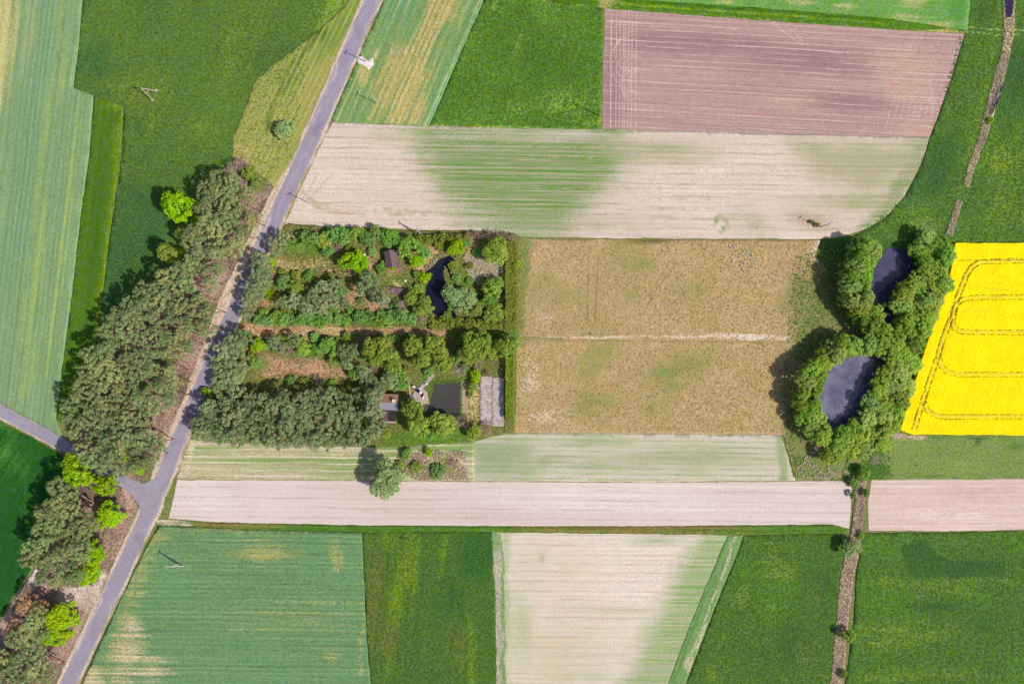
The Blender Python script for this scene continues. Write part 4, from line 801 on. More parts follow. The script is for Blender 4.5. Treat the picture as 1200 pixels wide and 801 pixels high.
# hedgerow trees along the top of the garden
for i, (u, v, r) in enumerate(((357, 277, 7), (367, 279, 8), (391, 274, 10), (404, 277, 10), (418, 275, 10), (431, 279, 10), (441, 274, 9), (455, 277, 11), (465, 282, 7))):
    place((SHB+GRN)[i % 8], 'hedgerow_tree', u, v, 'blue-green hedgerow tree between the garden and the cream field', 'tree', 'hedgerow trees along the cream field', r=r, h=4.2, mid_h=.7)
for u, v, r, p, h, lab in ((379, 282, 9, YEL[2], 3.5, 'olive fruit tree in the garden hedgerow above the lawn'), (384, 294, 7, SHB[1], 3, 'pale blue-green bush on the edge of the garden lawn'),
        (340, 288, 8, GRN[1], 3, 'fresh green bush by the garden corner next to the road'), (350, 290, 7, GRN[3], 2.6, 'green bush second from the road along the garden lawn'),
        (415, 306, 15, LIME[1], 6, 'vivid lime-green garden tree beside a white box'), (446, 315, 6, SHR[1], 2.2, 'small round green bush below the mauve shed'),
        (478, 290, 13, GRN[0], 5, 'dense green tree right of the mauve shed'), (488, 306, 8, LIME[2], 3.2, 'lime-green bush beside the sandy garden path'), (490, 288, 7, GRN[4], 3.2, 'small green tree at the top of the sandy garden path'),
        (462, 313, 5, SHL[0], 1.6, 'yellow-green low bush on the little garden bed'), (497, 325, 7, SHL[1], 2.4, 'yellow-green bush on the bank of the dark garden pond'),
        (534, 290, 9, LIME[3], 4, 'lime-green tree at the head of the dark garden pond'), (581, 294, 15, YEL[3], 6, 'large round yellow-green tree in the garden corner by the hedge'),
        (605, 309, 5, SHL[2], 3, 'small lime bush growing out of the olive hedge'), (577, 338, 13, GRN[2], 5, 'dark-shadowed green tree by the olive hedge'), (572, 352, 9, GRN[1], 3.5, 'green bush between the sage willow and the olive hedge'),
        (532, 345, 14, SAGE[0], 5.5, 'sage-green willow leaning over the dark garden pond'), (546, 352, 13, SAGE[1], 5.5, 'second sage-green willow right of the dark garden pond'), (558, 362, 8, YEL[4], 4, 'yellow-green round tree at the foot of the sage willows'),
        (580, 366, 12, YEL[0], 4.5, 'olive-yellow tree in the lower corner by the olive hedge'), (497, 358, 12, YEL[1], 5, 'yellow-green round tree at the foot of the dark garden pond'),
        (482, 348, 9, GRN[3], 4, 'mid-green tree below the mauve ruin'), (471, 358, 7, DEAD[0], 4, 'brownish bare tree below the mauve ruin'), (493, 373, 7, DEAD[1], 3.5, 'brown twiggy tree beside the garden track'),
        (470, 369, 9, SHB[0], 4, 'blue-green bush row tree above the garden track'), (480, 373, 8, SHB[2], 3.6, 'blue-green bush next to the brown twiggy tree'),
        (333, 331, 9, GRN[0], 3.4, 'fresh green fruit tree below the garden lawn'), (347, 336, 8, YEL[2], 3, 'yellow-green fruit tree below the garden lawn'), (318, 306, 5, SHL[0], 1.8, 'lime bush beside the roadside pines'), (309, 341, 5, SHL[1], 2, 'low lime bush under the roadside pines'), (400, 340, 7, GRN[2], 3, 'green bush at the right end of the garden thicket'), (318, 347, 6, SHL[2], 1.6, 'low lime bush left of the garden thicket'),
        (302, 404, 8, LIME[0], 3, 'lime-green bush at the roadside end of the lower garden'), (298, 425, 7, SHR[0], 2.4, 'bright green bush on the brown clearing'), (355, 406, 10, GRN[1], 3.6, 'green fruit tree along the brown clearing'), (385, 406, 10, GRN[4], 3.8, 'spreading green tree between clearing and garden track'), (370, 410, 7, SHR[2], 2.4, 'small green bush along the upper side of the clearing'), (393, 422, 8, YEL[3], 3, 'pale yellow-green bush at the right end of the clearing'), (417, 438, 9, GRN[2], 4, 'fresh green tree at the end of the white path'),
        (241, 458, 5, SHL[2], 2.4, 'lime bush on the road edge under dark pines'), (245, 466, 5, SHR[3], 2.2, 'green bush on the road edge under dark pines')):
    place(p, 'garden_tree' if r > 6.5 else 'garden_bush', u, v, lab, 'tree' if r > 6.5 else 'bush', r=r, h=h)
# shrub row along the garden track
for i, u in enumerate((303, 313, 323, 333, 342, 354, 365, 374, 385, 396, 404, 422, 434, 446, 458)):
    place((SHB+SHR)[(i*3) % 8], 'hedge_shrub', u, 374+2*math.sin(i*2.1), 'bright green shrub in the row along the garden track', 'shrub', 'shrub row along the garden track', r=7+2.2*random.random(), h=2.6+.6*random.random())
for i, u in enumerate((508, 518, 528, 538, 548, 558, 568, 578, 588)):
    place(SHH[i % 4], 'hedge_shrub', u, 379+1.5*math.sin(i*1.7), 'olive shrub in the row below the sage willows', 'shrub', 'olive shrubs below the sage willows', r=6.8+1.6*random.random(), h=2.5)
for i, u in enumerate((492, 501, 510, 519, 528, 537, 546)):
    place(SHH[(i+1) % 4], 'hedge_shrub', u, 279+1.5*math.sin(i*1.7), 'olive shrub in the hedge row along the upper garden edge', 'shrub', 'olive shrubs along the upper garden edge', r=5.6+1.2*random.random(), h=2.4)
for i, (u, v) in enumerate(((550, 276), (558, 275), (566, 277), (574, 274), (582, 275), (591, 276), (600, 279))):
    place(DSH[i % 3], 'bare_shrub', u, v, 'mauve leafless shrub at the top corner of the garden', 'shrub', 'leafless shrubs at the garden corner', r=5.5, h=2.6)
# big yellow-green trees of the lower garden
for i, (u, v, r) in enumerate(((434, 408, 11), (440, 420, 10), (452, 416, 12), (460, 428, 9), (448, 402, 9), (484, 404, 12), (498, 416, 13), (508, 402, 11), (515, 412, 10), (520, 427, 10), (490, 424, 8), (552, 402, 13), (566, 400, 12), (546, 414, 10), (572, 412, 11), (558, 416, 10), (588, 406, 11), (600, 402, 9))):
    place(YEL[i % 5], 'willow_tree', u, v, 'yellow-green willow in the tree belt below the garden track', 'tree', 'willow belt below the garden track', r=r, h=6+1.5*random.random())
for u, v, r, p, h, lab in ((458, 446, 11, SAGE[1], 5, 'greyish tree above the brick-roofed cottage'), (472, 448, 9, GRN[0], 4, 'green tree beside the thin garden path'), (466, 438, 8, SHB[3], 4, 'blue-green tree under the willow belt near the cottage'),
        (484, 480, 12, GRN[4], 7, 'dark green dense tree between cottage and grey pond'), (438, 487, 10, PINE_G[2], 7, 'grey-green tree overhanging the cottage roof'), (537, 434, 9, DEAD[0], 6, 'leafless grey tree above the wooden jetty path'),
        (557, 440, 7, LIME[2], 3, 'lime bush at the top of the concrete yard'), (553, 453, 6, GRN[3], 2.6, 'green bush between jetty path and concrete yard'), (551, 462, 4, SHR[0], 1.5, 'low green bush below the one beside the jetty path'),
        (490, 500, 13, YEL[2], 6, 'yellow-green willow below the grey pond, nearest the cottage'), (519, 497, 14, YEL[4], 6, 'yellow-green willow on the lower bank of the grey pond'), (505, 508, 9, GRN[1], 4, 'green tree between the two willows below the grey pond'), (556, 505, 9, YEL[0], 4.5, 'yellow-green tree below the concrete yard'), (540, 494, 8, DSH[0], 3, 'mauve twiggy bush right of the grey pond'), (548, 500, 7, DSH[1], 3, 'mauve twiggy bush below the sandy weed patch'), (571, 501, 8, DSH[2], 2.6, 'dark twiggy bush at the lower end of the concrete yard'),
        (502, 530, 5, SHL[1], 2, 'small lime bush above the dry brush patch'), (476, 532, 7, SHR[2], 2.2, 'green bush at the head of the solitary willow'), (453, 561, 22, SAGE[0], 9, 'large solitary sage-green willow overhanging the sandy strip'),
        (488, 546, 8, SHH[0], 1.6, 'olive bramble mound in the dry brush patch'), (512, 552, 9, SHR[1], 1.6, 'green bramble mound at the lower edge of the brush patch'), (530, 540, 7, DSH[1], 1.4, 'brown twiggy mound at the right end of the brush patch'), (468, 545, 6, SHR[3], 1.4, 'small green mound between solitary willow and brush'),
        (425, 508, 9, GRN[2], 5, 'green tree at the right end of the pine stand'), (452, 508, 6, YEL[1], 3, 'low yellow-green bush at the foot of the pine stand'), (572, 438, 5, DSH[0], 2, 'brown heap-like bush at the head of the concrete yard')):
    place(p, 'garden_tree' if r > 7.5 else 'garden_bush', u, v, lab, 'tree' if r > 7.5 else 'bush', r=r, h=h)
# undergrowth filling the gaps of the garden plots
UG = [(345, 270), (600, 284), (590, 380), (470, 372), (300, 366), (318, 300)]; UG2 = [(262, 412), (290, 394), (600, 394), (596, 416), (560, 432), (476, 440), (440, 440), (420, 460), (300, 440)]
UM = ((458, 303, 'mauve shed'), (365, 305, 'garden lawn'), (515, 335, 'dark garden pond'), (412, 345, 'earth clearing beside the thicket'), (345, 425, 'brown clearing'), (455, 460, 'cottage'), (575, 330, 'olive hedge'), (540, 400, 'willow belt'), (300, 340, 'roadside pines'))
UH = [(365, 306, 52, 17), (515, 335, 18, 36), (458, 303, 10, 13), (470, 330, 22, 14), (345, 428, 60, 18), (388, 434, 22, 14), (412, 345, 12, 16), (437, 358, 9, 8), (495, 310, 9, 14), (572, 316, 16, 12), (490, 440, 12, 12), (308, 356, 8, 6)]
for k, P_ in enumerate((UG, UG2)):
    for i, (u, v) in enumerate(poisson(P_, 15, seed=70+k, holes=UH)):
        pr_ = (SHR+SHH+SHB+DSH)[random.randrange(15)]; nm = near(u, v, UM)
        place(pr_, 'garden_shrub', u, v, 'low shrub in the garden undergrowth near the '+nm, 'shrub', 'undergrowth shrubs near the '+nm, r=4.5+2.5*random.random(), h=1.2+.9*random.random())
# willow rings of the field ponds
UL = [(1013, 288), (1007, 299), (1001, 311), (998, 324), (996, 337), (999, 350), (1005, 362), (1013, 373), (1024, 381), (1036, 387), (1020, 294), (1012, 306), (1008, 320), (1008, 335), (1014, 350), (1026, 366)]
UR = [(1083, 279), (1098, 287), (1106, 300), (1090, 297), (1076, 294), (1100, 315), (1086, 314), (1104, 330), (1092, 332), (1078, 330), (1098, 346), (1084, 348), (1068, 336), (1058, 345), (1056, 358), (1070, 352), (1090, 362), (1076, 368), (1062, 374), (1082, 382), (1068, 390), (1074, 402), (1054, 392)]
LL = [(1046, 403), (1032, 402), (1018, 404), (1003, 404), (989, 405), (975, 411), (962, 420), (952, 432), (945, 446), (941, 461), (940, 476), (944, 490), (951, 501), (962, 508), (980, 414), (966, 426), (957, 441), (952, 458), (952, 474), (956, 488)]
LR = [(1058, 414), (1046, 424), (1066, 424), (1052, 438), (1036, 440), (1060, 452), (1044, 454), (1030, 456), (1054, 468), (1038, 470), (1024, 474), (1048, 484), (1034, 488), (1018, 492), (1004, 500), (1040, 502), (1024, 506), (1008, 512), (992, 510), (1032, 518), (984, 522), (996, 524), (976, 532), (1014, 524)]
WM = ((1110, 295, 'rapeseed corner'), (1060, 345, 'upper pond bank'), (1085, 385, 'rapeseed edge'), (1058, 462, 'grey bare bush'), (1028, 445, 'lower pond bank'), (1008, 512, 'lower pond tip'), (990, 530, 'ditch mouth'), (940, 470, 'fallow plot'), (1030, 395, 'gap between the ponds'), (1012, 290, 'cream field'), (992, 335, 'green fallow edge'))
for pts, lab, grp, h in ((UL, 'bright green willow in the upper pond crescent', 'willow crescent left of the upper field pond', 8.0), (UR, 'green willow in the upper pond thicket', 'willows between upper pond and rapeseed', 5.6),
                        (LL, 'bright green willow in the lower pond crescent', 'willow crescent around the lower field pond', 6.6), (LR, 'green willow in the lower pond thicket', 'willows between lower pond and rapeseed', 5.0)):
    for i, (u, v) in enumerate(pts):
        nm = near(u, v, WM)
        place(WIL[(i*5) % 6], 'willow_tree', u+random.uniform(-1.5, 1.5), v+random.uniform(-1.5, 1.5), lab+' by the '+nm, 'willow', grp+' by the '+nm, r=(10.3 if 'crescent' in lab else 11.3)+3.2*random.random(), h=h+1.2*random.uniform(-1, 1))
place(DEAD[0], 'bare_tree', 958, 520, 'dark bare tree at the lower tip of the willow crescent', 'tree', r=8, h=4)
place(DEAD[1], 'bare_tree', 1024, 536, 'brownish bare tree above the ditch mouth', 'tree', r=9, h=4)
place(DEAD[0], 'bare_tree', 1052, 466, 'grey bare bush between willows and rapeseed edge', 'tree', r=6, h=3)
for u, v, r, p, h, lab in ((998, 642, 11, SAGE[0], 4, 'sage-green bush tree over the ditch just below the sandy strip'), (995, 745, 8, YEL[1], 3.6, 'yellow-green bush over the lower ditch'), (1012, 555, 8, GRN[1], 3, 'green bush at the ditch mouth below the willows'), (1000, 580, 4, SHR[1], 2, 'low green bush on the left ditch bank by the sandy strip'), (1015, 578, 4.5, SHR[2], 2.2, 'low green bush on the right ditch bank by the sandy strip'), (988, 790, 5, SHR[3], 1.8, 'low green bush at the bottom of the lower ditch'), (1161, 141, 4, SHL[2], 1.2, 'small lime bush on the upper ditch bank'), (1001, 566, 6, GRN[3], 2, 'green bush left of the ditch mouth by the sandy corner'), (1009, 626, 5, SHR[0], 1.3, 'low green bush right of the sage-green ditch bush')):
    place(p, 'ditch_bush', u, v, lab, 'bush', r=r, h=h)
# ------------------------------------------------------------------ clipped hedges
def hedge(label, u0, v0, u1, v1, w, h, lm, seed):
    (x0, y0), (x1, y1) = W(u0, v0, h*.9), W(u1, v1, h*.9); r = np.random.default_rng(seed)
    L = math.hypot(x1-x0, y1-y0); t = empty('hedge', ((x0+x1)/2, (y0+y1)/2, .12), math.atan2(y1-y0, x1-x0)); w = w*PX
    tag(t, label, 'hedge')
    n = int(L*w*75+L*h*2*34); P = np.zeros((n, 3)); P[:, 0] = (r.random(n)-.5)*L
    side = r.random(n) < (h*2*34)/(w*75+h*2*34)
    P[:, 1] = np.where(side, np.sign(r.random(n)-.5)*w*.5*(.92+.12*r.random(n)), (r.random(n)-.5)*w)
    P[:, 2] = np.where(side, r.random(n)*h, h*(.94+.1*r.random(n)))
    lump = fbm(P[:, 0]*.9+seed, P[:, 1]*.9, seed, 3); P[:, 2] *= .72+.5*lump; P[:, 1] *= .78+.45*lump
    nn = np.where(side[:, None], np.stack([np.zeros(n), np.sign(P[:, 1]), np.full(n, .3)], 1), np.array([0, 0, 1.0]))+r.normal(size=(n, 3))*.55
    nn /= np.linalg.norm(nn, axis=1)[:, None]; a = np.cross(nn, r.normal(size=(n, 3))); a /= np.linalg.norm(a, axis=1)[:, None]; b = np.cross(nn, a)
    s = .15*(.6+.8*r.random(n)); a *= s[:, None]; b *= (s*.7)[:, None]
    V = np.stack([P-a, P-b, P+a, P+b], 1).reshape(-1, 3)
    link('foliage', mesh_np('hedge_foliage', V, np.arange(n*4).reshape(-1, 4), lm, np.repeat(np.clip(.5*lump+.5*r.random(n), 0, 1), 4)), t)
    mb = MB()
    for k in range(int(L/1.2)):
        x = -L/2+.6+k*1.2
        for yy in (-.22*w, .22*w):
            mb.tube((x, yy, -.1), (x+r.normal()*.15, yy, h*.8), .05, .03, 5)
            for q in range(3): mb.tube((x, yy, h*(.25+.2*q)), (x+r.normal()*.4, yy+r.normal()*.3, h*.9), .03, .015, 4, False)
    mb.build('stems', BARK, t)
hedge('tall olive clipped hedge between the garden and the fallow plot', 599, 283, 599, 387, 13, 2.6, L_HEDGE, 3)
hedge('bright lime clipped hedge beside the concrete yard', 597.5, 418, 597, 492, 9, 2.4, L_HEDGEB, 5)

# ------------------------------------------------------------------ buildings and garden things
ROOF_M = plain_mat('roof_mauve', C(132, 104, 112), .12, 1.5, col2=C(116, 90, 98))
ROOF_B = plain_mat('roof_brick', C(186, 138, 118), .12, 1.5, col2=C(166, 122, 104))
ROOF_G = plain_mat('roof_grey', C(154, 148, 164), .10, 1.2)
WALL_M = plain_mat('wall_render', C(196, 184, 168), .1, 1.0)
WOOD_M = plain_mat('wood_brown', C(138, 110, 84), .15, 2.0)
PLANK_M = plain_mat('wood_weathered', C(196, 172, 142), .15, 2.0, col2=C(174, 148, 120))
DARK_M = plain_mat('dark_opening', C(58, 50, 52), .1, 2)
GLASS_M = plain_mat('window_glass', C(70, 80, 92), .05, 1, rough=.1, spec=.6)
WHITE_M = plain_mat('white_paint', C(240, 236, 230), .05, 2)
CONC_M = plain_mat('concrete_slab', C(204, 188, 188), .2, .5, col2=C(170, 158, 150))
PATIO_M = plain_mat('patio_stone', C(186, 170, 172), .14, 1.2, col2=C(168, 150, 150))
BLACK_M = plain_mat('black_plastic', C(50, 48, 54), .1, 2)
POLE_M = plain_mat('pole_concrete', C(206, 198, 186), .08, 1.5)
METAL_M = plain_mat('galvanised', C(150, 150, 152), .08, 2, rough=.5, spec=.5)
PORC_M = plain_mat('porcelain', C(230, 224, 214), .03, 2, rough=.3, spec=.5)

def gable_house(label, u, v, wx, wy, rz, hw, hr, ms, wall, chim=True, cat='shed', over=.25):
    """ridge along local x; wx, wy metres; ms = (slope +y, slope -y) materials"""
    x, y = W(u, v, hw+hr*.5); t = empty('garden_house' if cat == 'house' else 'garden_shed', (x, y, .13), rz); tag(t, label, cat)
    a, b = wx/2, wy/2; mb = MB()
    mb.v = [(-a, -b, -.1), (a, -b, -.1), (a, b, -.1), (-a, b, -.1), (-a, -b, hw), (a, -b, hw), (a, b, hw), (-a, b, hw), (-a, 0, hw+hr), (a, 0, hw+hr)]
    mb.f = [(0, 1, 5, 4), (2, 3, 7, 6), (1, 2, 6, 9, 5), (3, 0, 4, 8, 7)]
    mb.build('wall', wall, t)
    sl = hr/b
    for sg, m_ in ((1, ms[0]), (-1, ms[1])):
        rf = empty_roof = MB(); e = b+over; ze = hw-over*sl
        rf.hexa([(-a-over, 0, hw+hr+.03), (a+over, 0, hw+hr+.03), (a+over, sg*e, ze+.03), (-a-over, sg*e, ze+.03), (-a-over, 0, hw+hr+.11), (a+over, 0, hw+hr+.11), (a+over, sg*e, ze+.11), (-a-over, sg*e, ze+.11)])
        ro = rf.build('roof_slope', m_, t)
        nb = int(e/.38); bt = MB()
        for k in range(nb):     # courses of roofing, each lip proud of the last
            f0 = (k+.9)/nb; f1 = (k+1)/nb
            z0 = hw+hr+(ze-hw-hr)*f0; z1 = hw+hr+(ze-hw-hr)*f1
            bt.hexa([(-a-over, sg*e*f0, z0+.10), (a+over, sg*e*f0, z0+.10), (a+over, sg*e*f1, z1+.10), (-a-over, sg*e*f1, z1+.10), (-a-over, sg*e*f0, z0+.15), (a+over, sg*e*f0, z0+.15), (a+over, sg*e*f1, z1+.15), (-a-over, sg*e*f1, z1+.15)])
        bt.build('roof_course', m_, ro)
    MB().tube((-a-over, 0, hw+hr+.12), (a+over, 0, hw+hr+.12), .09, .09, 6).build('ridge_cap', ms[0], t)
    d = MB().box(a-.02, a+.05, -.45, .45, -.05, 1.95).build('door', WOOD_M, t); MB().box(a+.05, a+.10, .28, .36, .95, 1.05).build('handle', METAL_M, d)
    for px in (-a*.45, a*.45):
        w_ = MB().box(px-.42, px+.42, -b-.05, -b+.02, .9, 1.7).build('window_frame', WHITE_M, t); MB().box(px-.34, px+.34, -b-.07, -b-.05, .98, 1.62).build('pane', GLASS_M, w_)
    if chim:
        c = MB().box(a*.62, a*.62+.75, b*.1, b*.1+.75, hw+hr*.2, hw+hr+.8).build('chimney', WHITE_M, t); MB().box(a*.62-.06, a*.62+.81, b*.1-.06, b*.1+.81, hw+hr+.8, hw+hr+.9).build('chimney_cap', PORC_M, c)
    return t
gable_house('mauve-roofed small shed under the hedgerow trees', 458.5, 303, 4.4, 3.2, R(100), 2.0, .9, (ROOF_M, ROOF_M), WOOD_M, chim=False)
h_ = gable_house('garden cottage with brick and grey roof slopes and white chimney', 453.5, 471, 5.8, 4.2, R(-2), 2.3, 1.1, (ROOF_B, ROOF_G), WALL_M, cat='house')
# porch below the cottage: dark deck under a slatted roof with a pale front step
x, y = W(455.5, 487, 1); t = empty('porch', (x, y, .13), R(-2)); tag(t, 'dark open porch with pale step below the cottage', 'porch')
MB().box(-1.9, 1.9, -1.6, 1.5, 0, .25).build('deck', DARK_M, t)
for sx in (-1.75, 1.75):
    for sy in (-1.45, 1.35): MB().tube((sx, sy, .2), (sx, sy, 2.1), .07, .06, 6).build('post', WOOD_M, t)
for k in range(9): MB().box(-1.85+k*.22, -1.73+k*.22, -1.55, 1.45, 2.1, 2.18).build('slat', ROOF_M, t)
MB().box(-2.1, 1.9, -2.15, -1.65, -.05, .18).build('step', plain_mat('step_pink', C(196, 160, 150), .1, 2), t)
# ruined lean-to
x, y = W(467, 341, .8); t = empty('lean_to', (x, y, .13), R(-6)); tag(t, 'low mauve lean-to roof with a white sheet beside the garden lawn', 'shed')
for k in range(8):
    MB().hexa([(-2.0+k*.52, -.9, .75), (-1.54+k*.52, -.9, .75), (-1.54+k*.52, .9, 1.15), (-2.0+k*.52, .9, 1.15), (-2.0+k*.52, -.9, .81+.03*(k % 2)), (-1.54+k*.52, -.9, .81+.03*(k % 2)), (-1.54+k*.52, .9, 1.21), (-2.0+k*.52, .9, 1.21)]).build('roof_sheet', ROOF_M, t)
MB().box(-2.0, 2.1, -.85, -.75, -.1, .74).box(-2.0, 2.1, .75, .85, -.1, 1.1).build('wall', WOOD_M, t)
MB().hexa([(-2.7, -.5, .3), (-1.7, -.8, .9), (-1.3, .2, 1.1), (-2.4, .5, .4), (-2.7, -.5, .36), (-1.7, -.8, .96), (-1.3, .2, 1.16), (-2.4, .5, .46)]).build('cover_sheet', WHITE_M, t)
# small white things in the garden
def lathe(mb, prof, n=10):
    b = len(mb.v)
    for r_, z in prof:
        for i in range(n): mb.v.append((r_*math.cos(2*math.pi*i/n), r_*math.sin(2*math.pi*i/n), z))
    for k in range(len(prof)-1):
        for i in range(n): mb.f.append((b+k*n+i, b+k*n+(i+1) % n, b+(k+1)*n+(i+1) % n, b+(k+1)*n+i))
    mb.f.append(tuple(b+(len(prof)-1)*n+i for i in range(n)))
    return mb
def at_ground(name, u, v, rz=0, z=.15):
    x, y = W(u, v); return empty(name, (x, y, z), rz)
t = at_ground('cool_box', 427, 300, .3); tag(t, 'white lidded box beside the vivid lime garden tree', 'box')
MB().hexa([(-.5, -.4, 0), (.5, -.4, 0), (.5, .4, 0), (-.5, .4, 0), (-.6, -.48, .7), (.6, -.48, .7), (.6, .48, .7), (-.6, .48, .7)]).build('body', WHITE_M, t); MB().box(-.65, .65, -.52, .52, .7, .8).build('lid', WHITE_M, t)
for u, v, a, lab in ((395, 303, .5, 'short pale board lying on the lawn beside the lime garden tree'), (402, 316, -.7, 'pale board lying below the lime garden tree')):
    t = at_ground('board', u, v, a); tag(t, lab, 'board'); MB().box(-.7, .7, -.13, .13, .02, .07).build('plank', PLANK_M, t); MB().box(-.1, .0, -.2, .2, .07, .11).build('batten', WOOD_M, t)
t = at_ground('boulder', 475, 329); tag(t, 'small white boulder on the little garden lawn', 'stone')
lathe(MB(), [(.35, 0), (.42, .15), (.33, .35), (.12, .46)], 8).build('stone', WHITE_M, t)
t = at_ground('sack', 493, 459.5, .4, .2); tag(t, 'white filled sack on the patio by the grey pond', 'sack')
lathe(MB(), [(.40, 0), (.55, .18), (.50, .5), (.25, .68), (.16, .72), (.22, .85)], 10).build('bag', WHITE_M, t); lathe(MB(), [(.18, .70), (.19, .75)], 10).build('tie', WOOD_M, t)
for u, v, lab in ((490, 457.5, 'black tub above the white sack on the patio'), (495, 461.5, 'black tub right of the white sack on the patio')):
    t = at_ground('tub', u, v, 0, .2); tag(t, lab, 'tub'); lathe(MB(), [(.34, 0), (.44, .5), (.48, .5), (.48, .56), (.42, .56), (.36, .12)], 12).build('body', BLACK_M, t); MB().box(-.6, -.44, -.1, .1, .42, .47).build('handle', METAL_M, t)
for u, v, a, lab in ((496.5, 466, .3, 'white garden chair on the patio near the pond bank'), (486, 453, 1.2, 'white garden chair at the foot of the pond path'), (500.5, 449.5, 2.0, 'white garden chair on the grass above the grey pond')):
    t = at_ground('garden_chair', u, v, a, .2); tag(t, lab, 'chair')
    MB().box(-.26, .26, -.26, .26, .42, .47).build('seat', WHITE_M, t); MB().hexa([(-.26, .24, .47), (.26, .24, .47), (.26, .28, .47), (-.26, .28, .47), (-.26, .38, .95), (.26, .38, .95), (.26, .42, .95), (-.26, .42, .95)]).build('backrest', WHITE_M, t)
    for sx in (-.22, .22):
        for sy in (-.22, .22): MB().tube((sx*1.15, sy*1.15, 0), (sx, sy, .42), .03, .03, 5).build('leg', WHITE_M, t)
# pond path, patio, thin path
pm = field_mat('patio', C(184, 166, 166), (C(206, 184, 150),), streak=(.3, .3, .04), blotch=(.2, .10), speck=(2.0, .14), sharp=.3)
field('garden_path', 'pinkish-grey path leading from the willows down to the patio', 'path', ribbon([(508, 438), (502, 445), (495, 452), (490, 457)], 2.4, 2.4), pm, z=.19, sp=2, jit=.3, step=2)
field('patio', 'pinkish stone patio beside the grey rectangular pond', 'patio', [(486, 455), (493, 452), (500, 459), (504, 472), (500, 483), (490, 477), (481, 471), (483, 463)], pm, z=.185, sp=2, jit=.5, step=2, masks=(mx(blob(497, 474, 7, 9)),))
field('garden_path', 'thin pale path from the cottage to the patio', 'path', ribbon([(478, 447), (480, 458), (480.5, 468)], 1.1, 1.1), pm, z=.2, sp=2, jit=.2, step=2, masks=(blob(479, 458, 6, 20, 0, .5, 1),))
field('garden_path', 'whitish path between the brown clearing and the cottage pines', 'path', ribbon([(428, 434), (427, 446), (426, 452)], 2.2, 2.2), pm, z=.19, sp=2, jit=.3, step=2)
# concrete yard: slabs one by one
yb = empty('paved_yard', (*W(577, 468.5), .14)); tag(yb, 'concrete slab yard with weedy joints beside the lime hedge', 'yard', kind='structure')
slab_me = []
for w_ in (3.35, 3.2):
    mb = MB(); a, b = w_/2+.05, 2.36
    mb.hexa([(-a, -b, 0), (a, -b, 0), (a, b, 0), (-a, b, 0), (-a+.015, -b+.015, .10), (a-.015, -b+.015, .10), (a-.015, b-.015, .10), (-a+.015, b-.015, .10)]); slab_me.append(mb.mesh('slab', CONC_M))
for c in range(2):
    for k in range(3):
        o = link('slab', slab_me[c], yb); o.location = (-1.75+c*3.42, -4.9+c*-.4+k*4.74, random.uniform(0, .02)); o.rotation_euler = (0, 0, random.uniform(-.008, .008))
# boardwalk right of the pond
bw = empty('boardwalk', (*W(544, 464.5), .2), 0); tag(bw, 'weathered plank boardwalk along the right bank of the grey pond', 'boardwalk')
pl = MB().box(-.75, .75, -.155, .155, .06, .11).mesh('plank', PLANK_M)
for k in range(27):
    o = link('plank', pl, bw); o.location = (random.uniform(-.04, .04), -4.5+k*.345, random.uniform(-.008, .008)); o.rotation_euler = (0, 0, random.uniform(-.015, .015))
for sx in (-.6, .6): MB().box(sx-.06, sx+.06, -4.7, 4.7, -.1, .055).build('beam', WOOD_M, bw)
MB().box(.8, .95, -4.7, 4.7, -.05, .16).build('edge_board', plain_mat('pale_board', C(226, 206, 176), .1, 2), bw)

# ------------------------------------------------------------------ power line poles
def crossarm(t, z, w, rz):
    a = MB().box(-w/2, w/2, -.07, .07, z-.09, z+.05).build('crossarm', METAL_M, t); a.rotation_euler = (0, 0, rz)
    for q in (-w*.45, 0, w*.45):
        i = lathe(MB(), [(.05, z+.05), (.10, z+.10), (.06, z+.16), (.10, z+.2), (.05, z+.3)], 8).build('insulator', PORC_M, a); i.location = (q, 0, 0)
def pole(u, v, label, h=8.2, rz=0.0, arm=1.6, r=.15, pm_=None):
    t = at_ground('utility_pole', u, v, 0, .05); tag(t, label, 'utility pole')
    MB().tube((0, 0, -.3), (0, 0, h), r, r*.62, 8).build('post', pm_ or POLE_M, t); crossarm(t, h-.25, arm, rz); return t
def apole(b0, b1, apex, label, h=7.8):
    (x0, y0), (x1, y1), (xa, ya) = W(*b0), W(*b1), W(*apex, h)
    t = empty('utility_pole', ((x0+x1)/2, (y0+y1)/2, .05)); tag(t, label, 'utility pole'); c = t.location
    for x, y in ((x0, y0), (x1, y1)):
        d = Vector((x-c.x, y-c.y, -.3)); e = Vector((xa-c.x, ya-c.y, h)); MB().tube(d, e, .17, .12, 8).build('leg', POLE_M, t)
        MB().box(d.x-.28, d.x+.28, d.y-.28, d.y+.28, -.1, .2).build('footing', POLE_M, t)
    m0 = Vector((x0-c.x, y0-c.y, -.3)).lerp(Vector((xa-c.x, ya-c.y, h)), .55); m1 = Vector((x1-c.x, y1-c.y, -.3)).lerp(Vector((xa-c.x, ya-c.y, h)), .55)
    MB().tube(m0, m1, .07, .07, 6).build('brace', METAL_M, t)
    a = MB().box(-.8, .8, -.06, .06, h-.2, h-.06).build('crossarm', METAL_M, t); a.location = (xa-c.x, ya-c.y, 0); a.rotation_euler = (0, 0, math.atan2(y1-y0, x1-x0)+math.pi/2)
apole((183.5, 106), (179, 117.5), (165.5, 103.5), 'A-shaped pale pole standing in the dark green meadow')
pole(442, 121.5, 'single pole with crossarm in the triangular cereal field', 7.4, R(60))
pole(429, 73, 'pole on the whitish bare spot beside the road', 7.5, R(60), 1.4)
pole(363.5, 238.5, 'pole at the road corner of the cream field', 7.6, R(30), 1.6)
apole((487, 274.5), (493.5, 275), (488, 267.5), 'white braced pole over the garden hedgerow', 7.4)
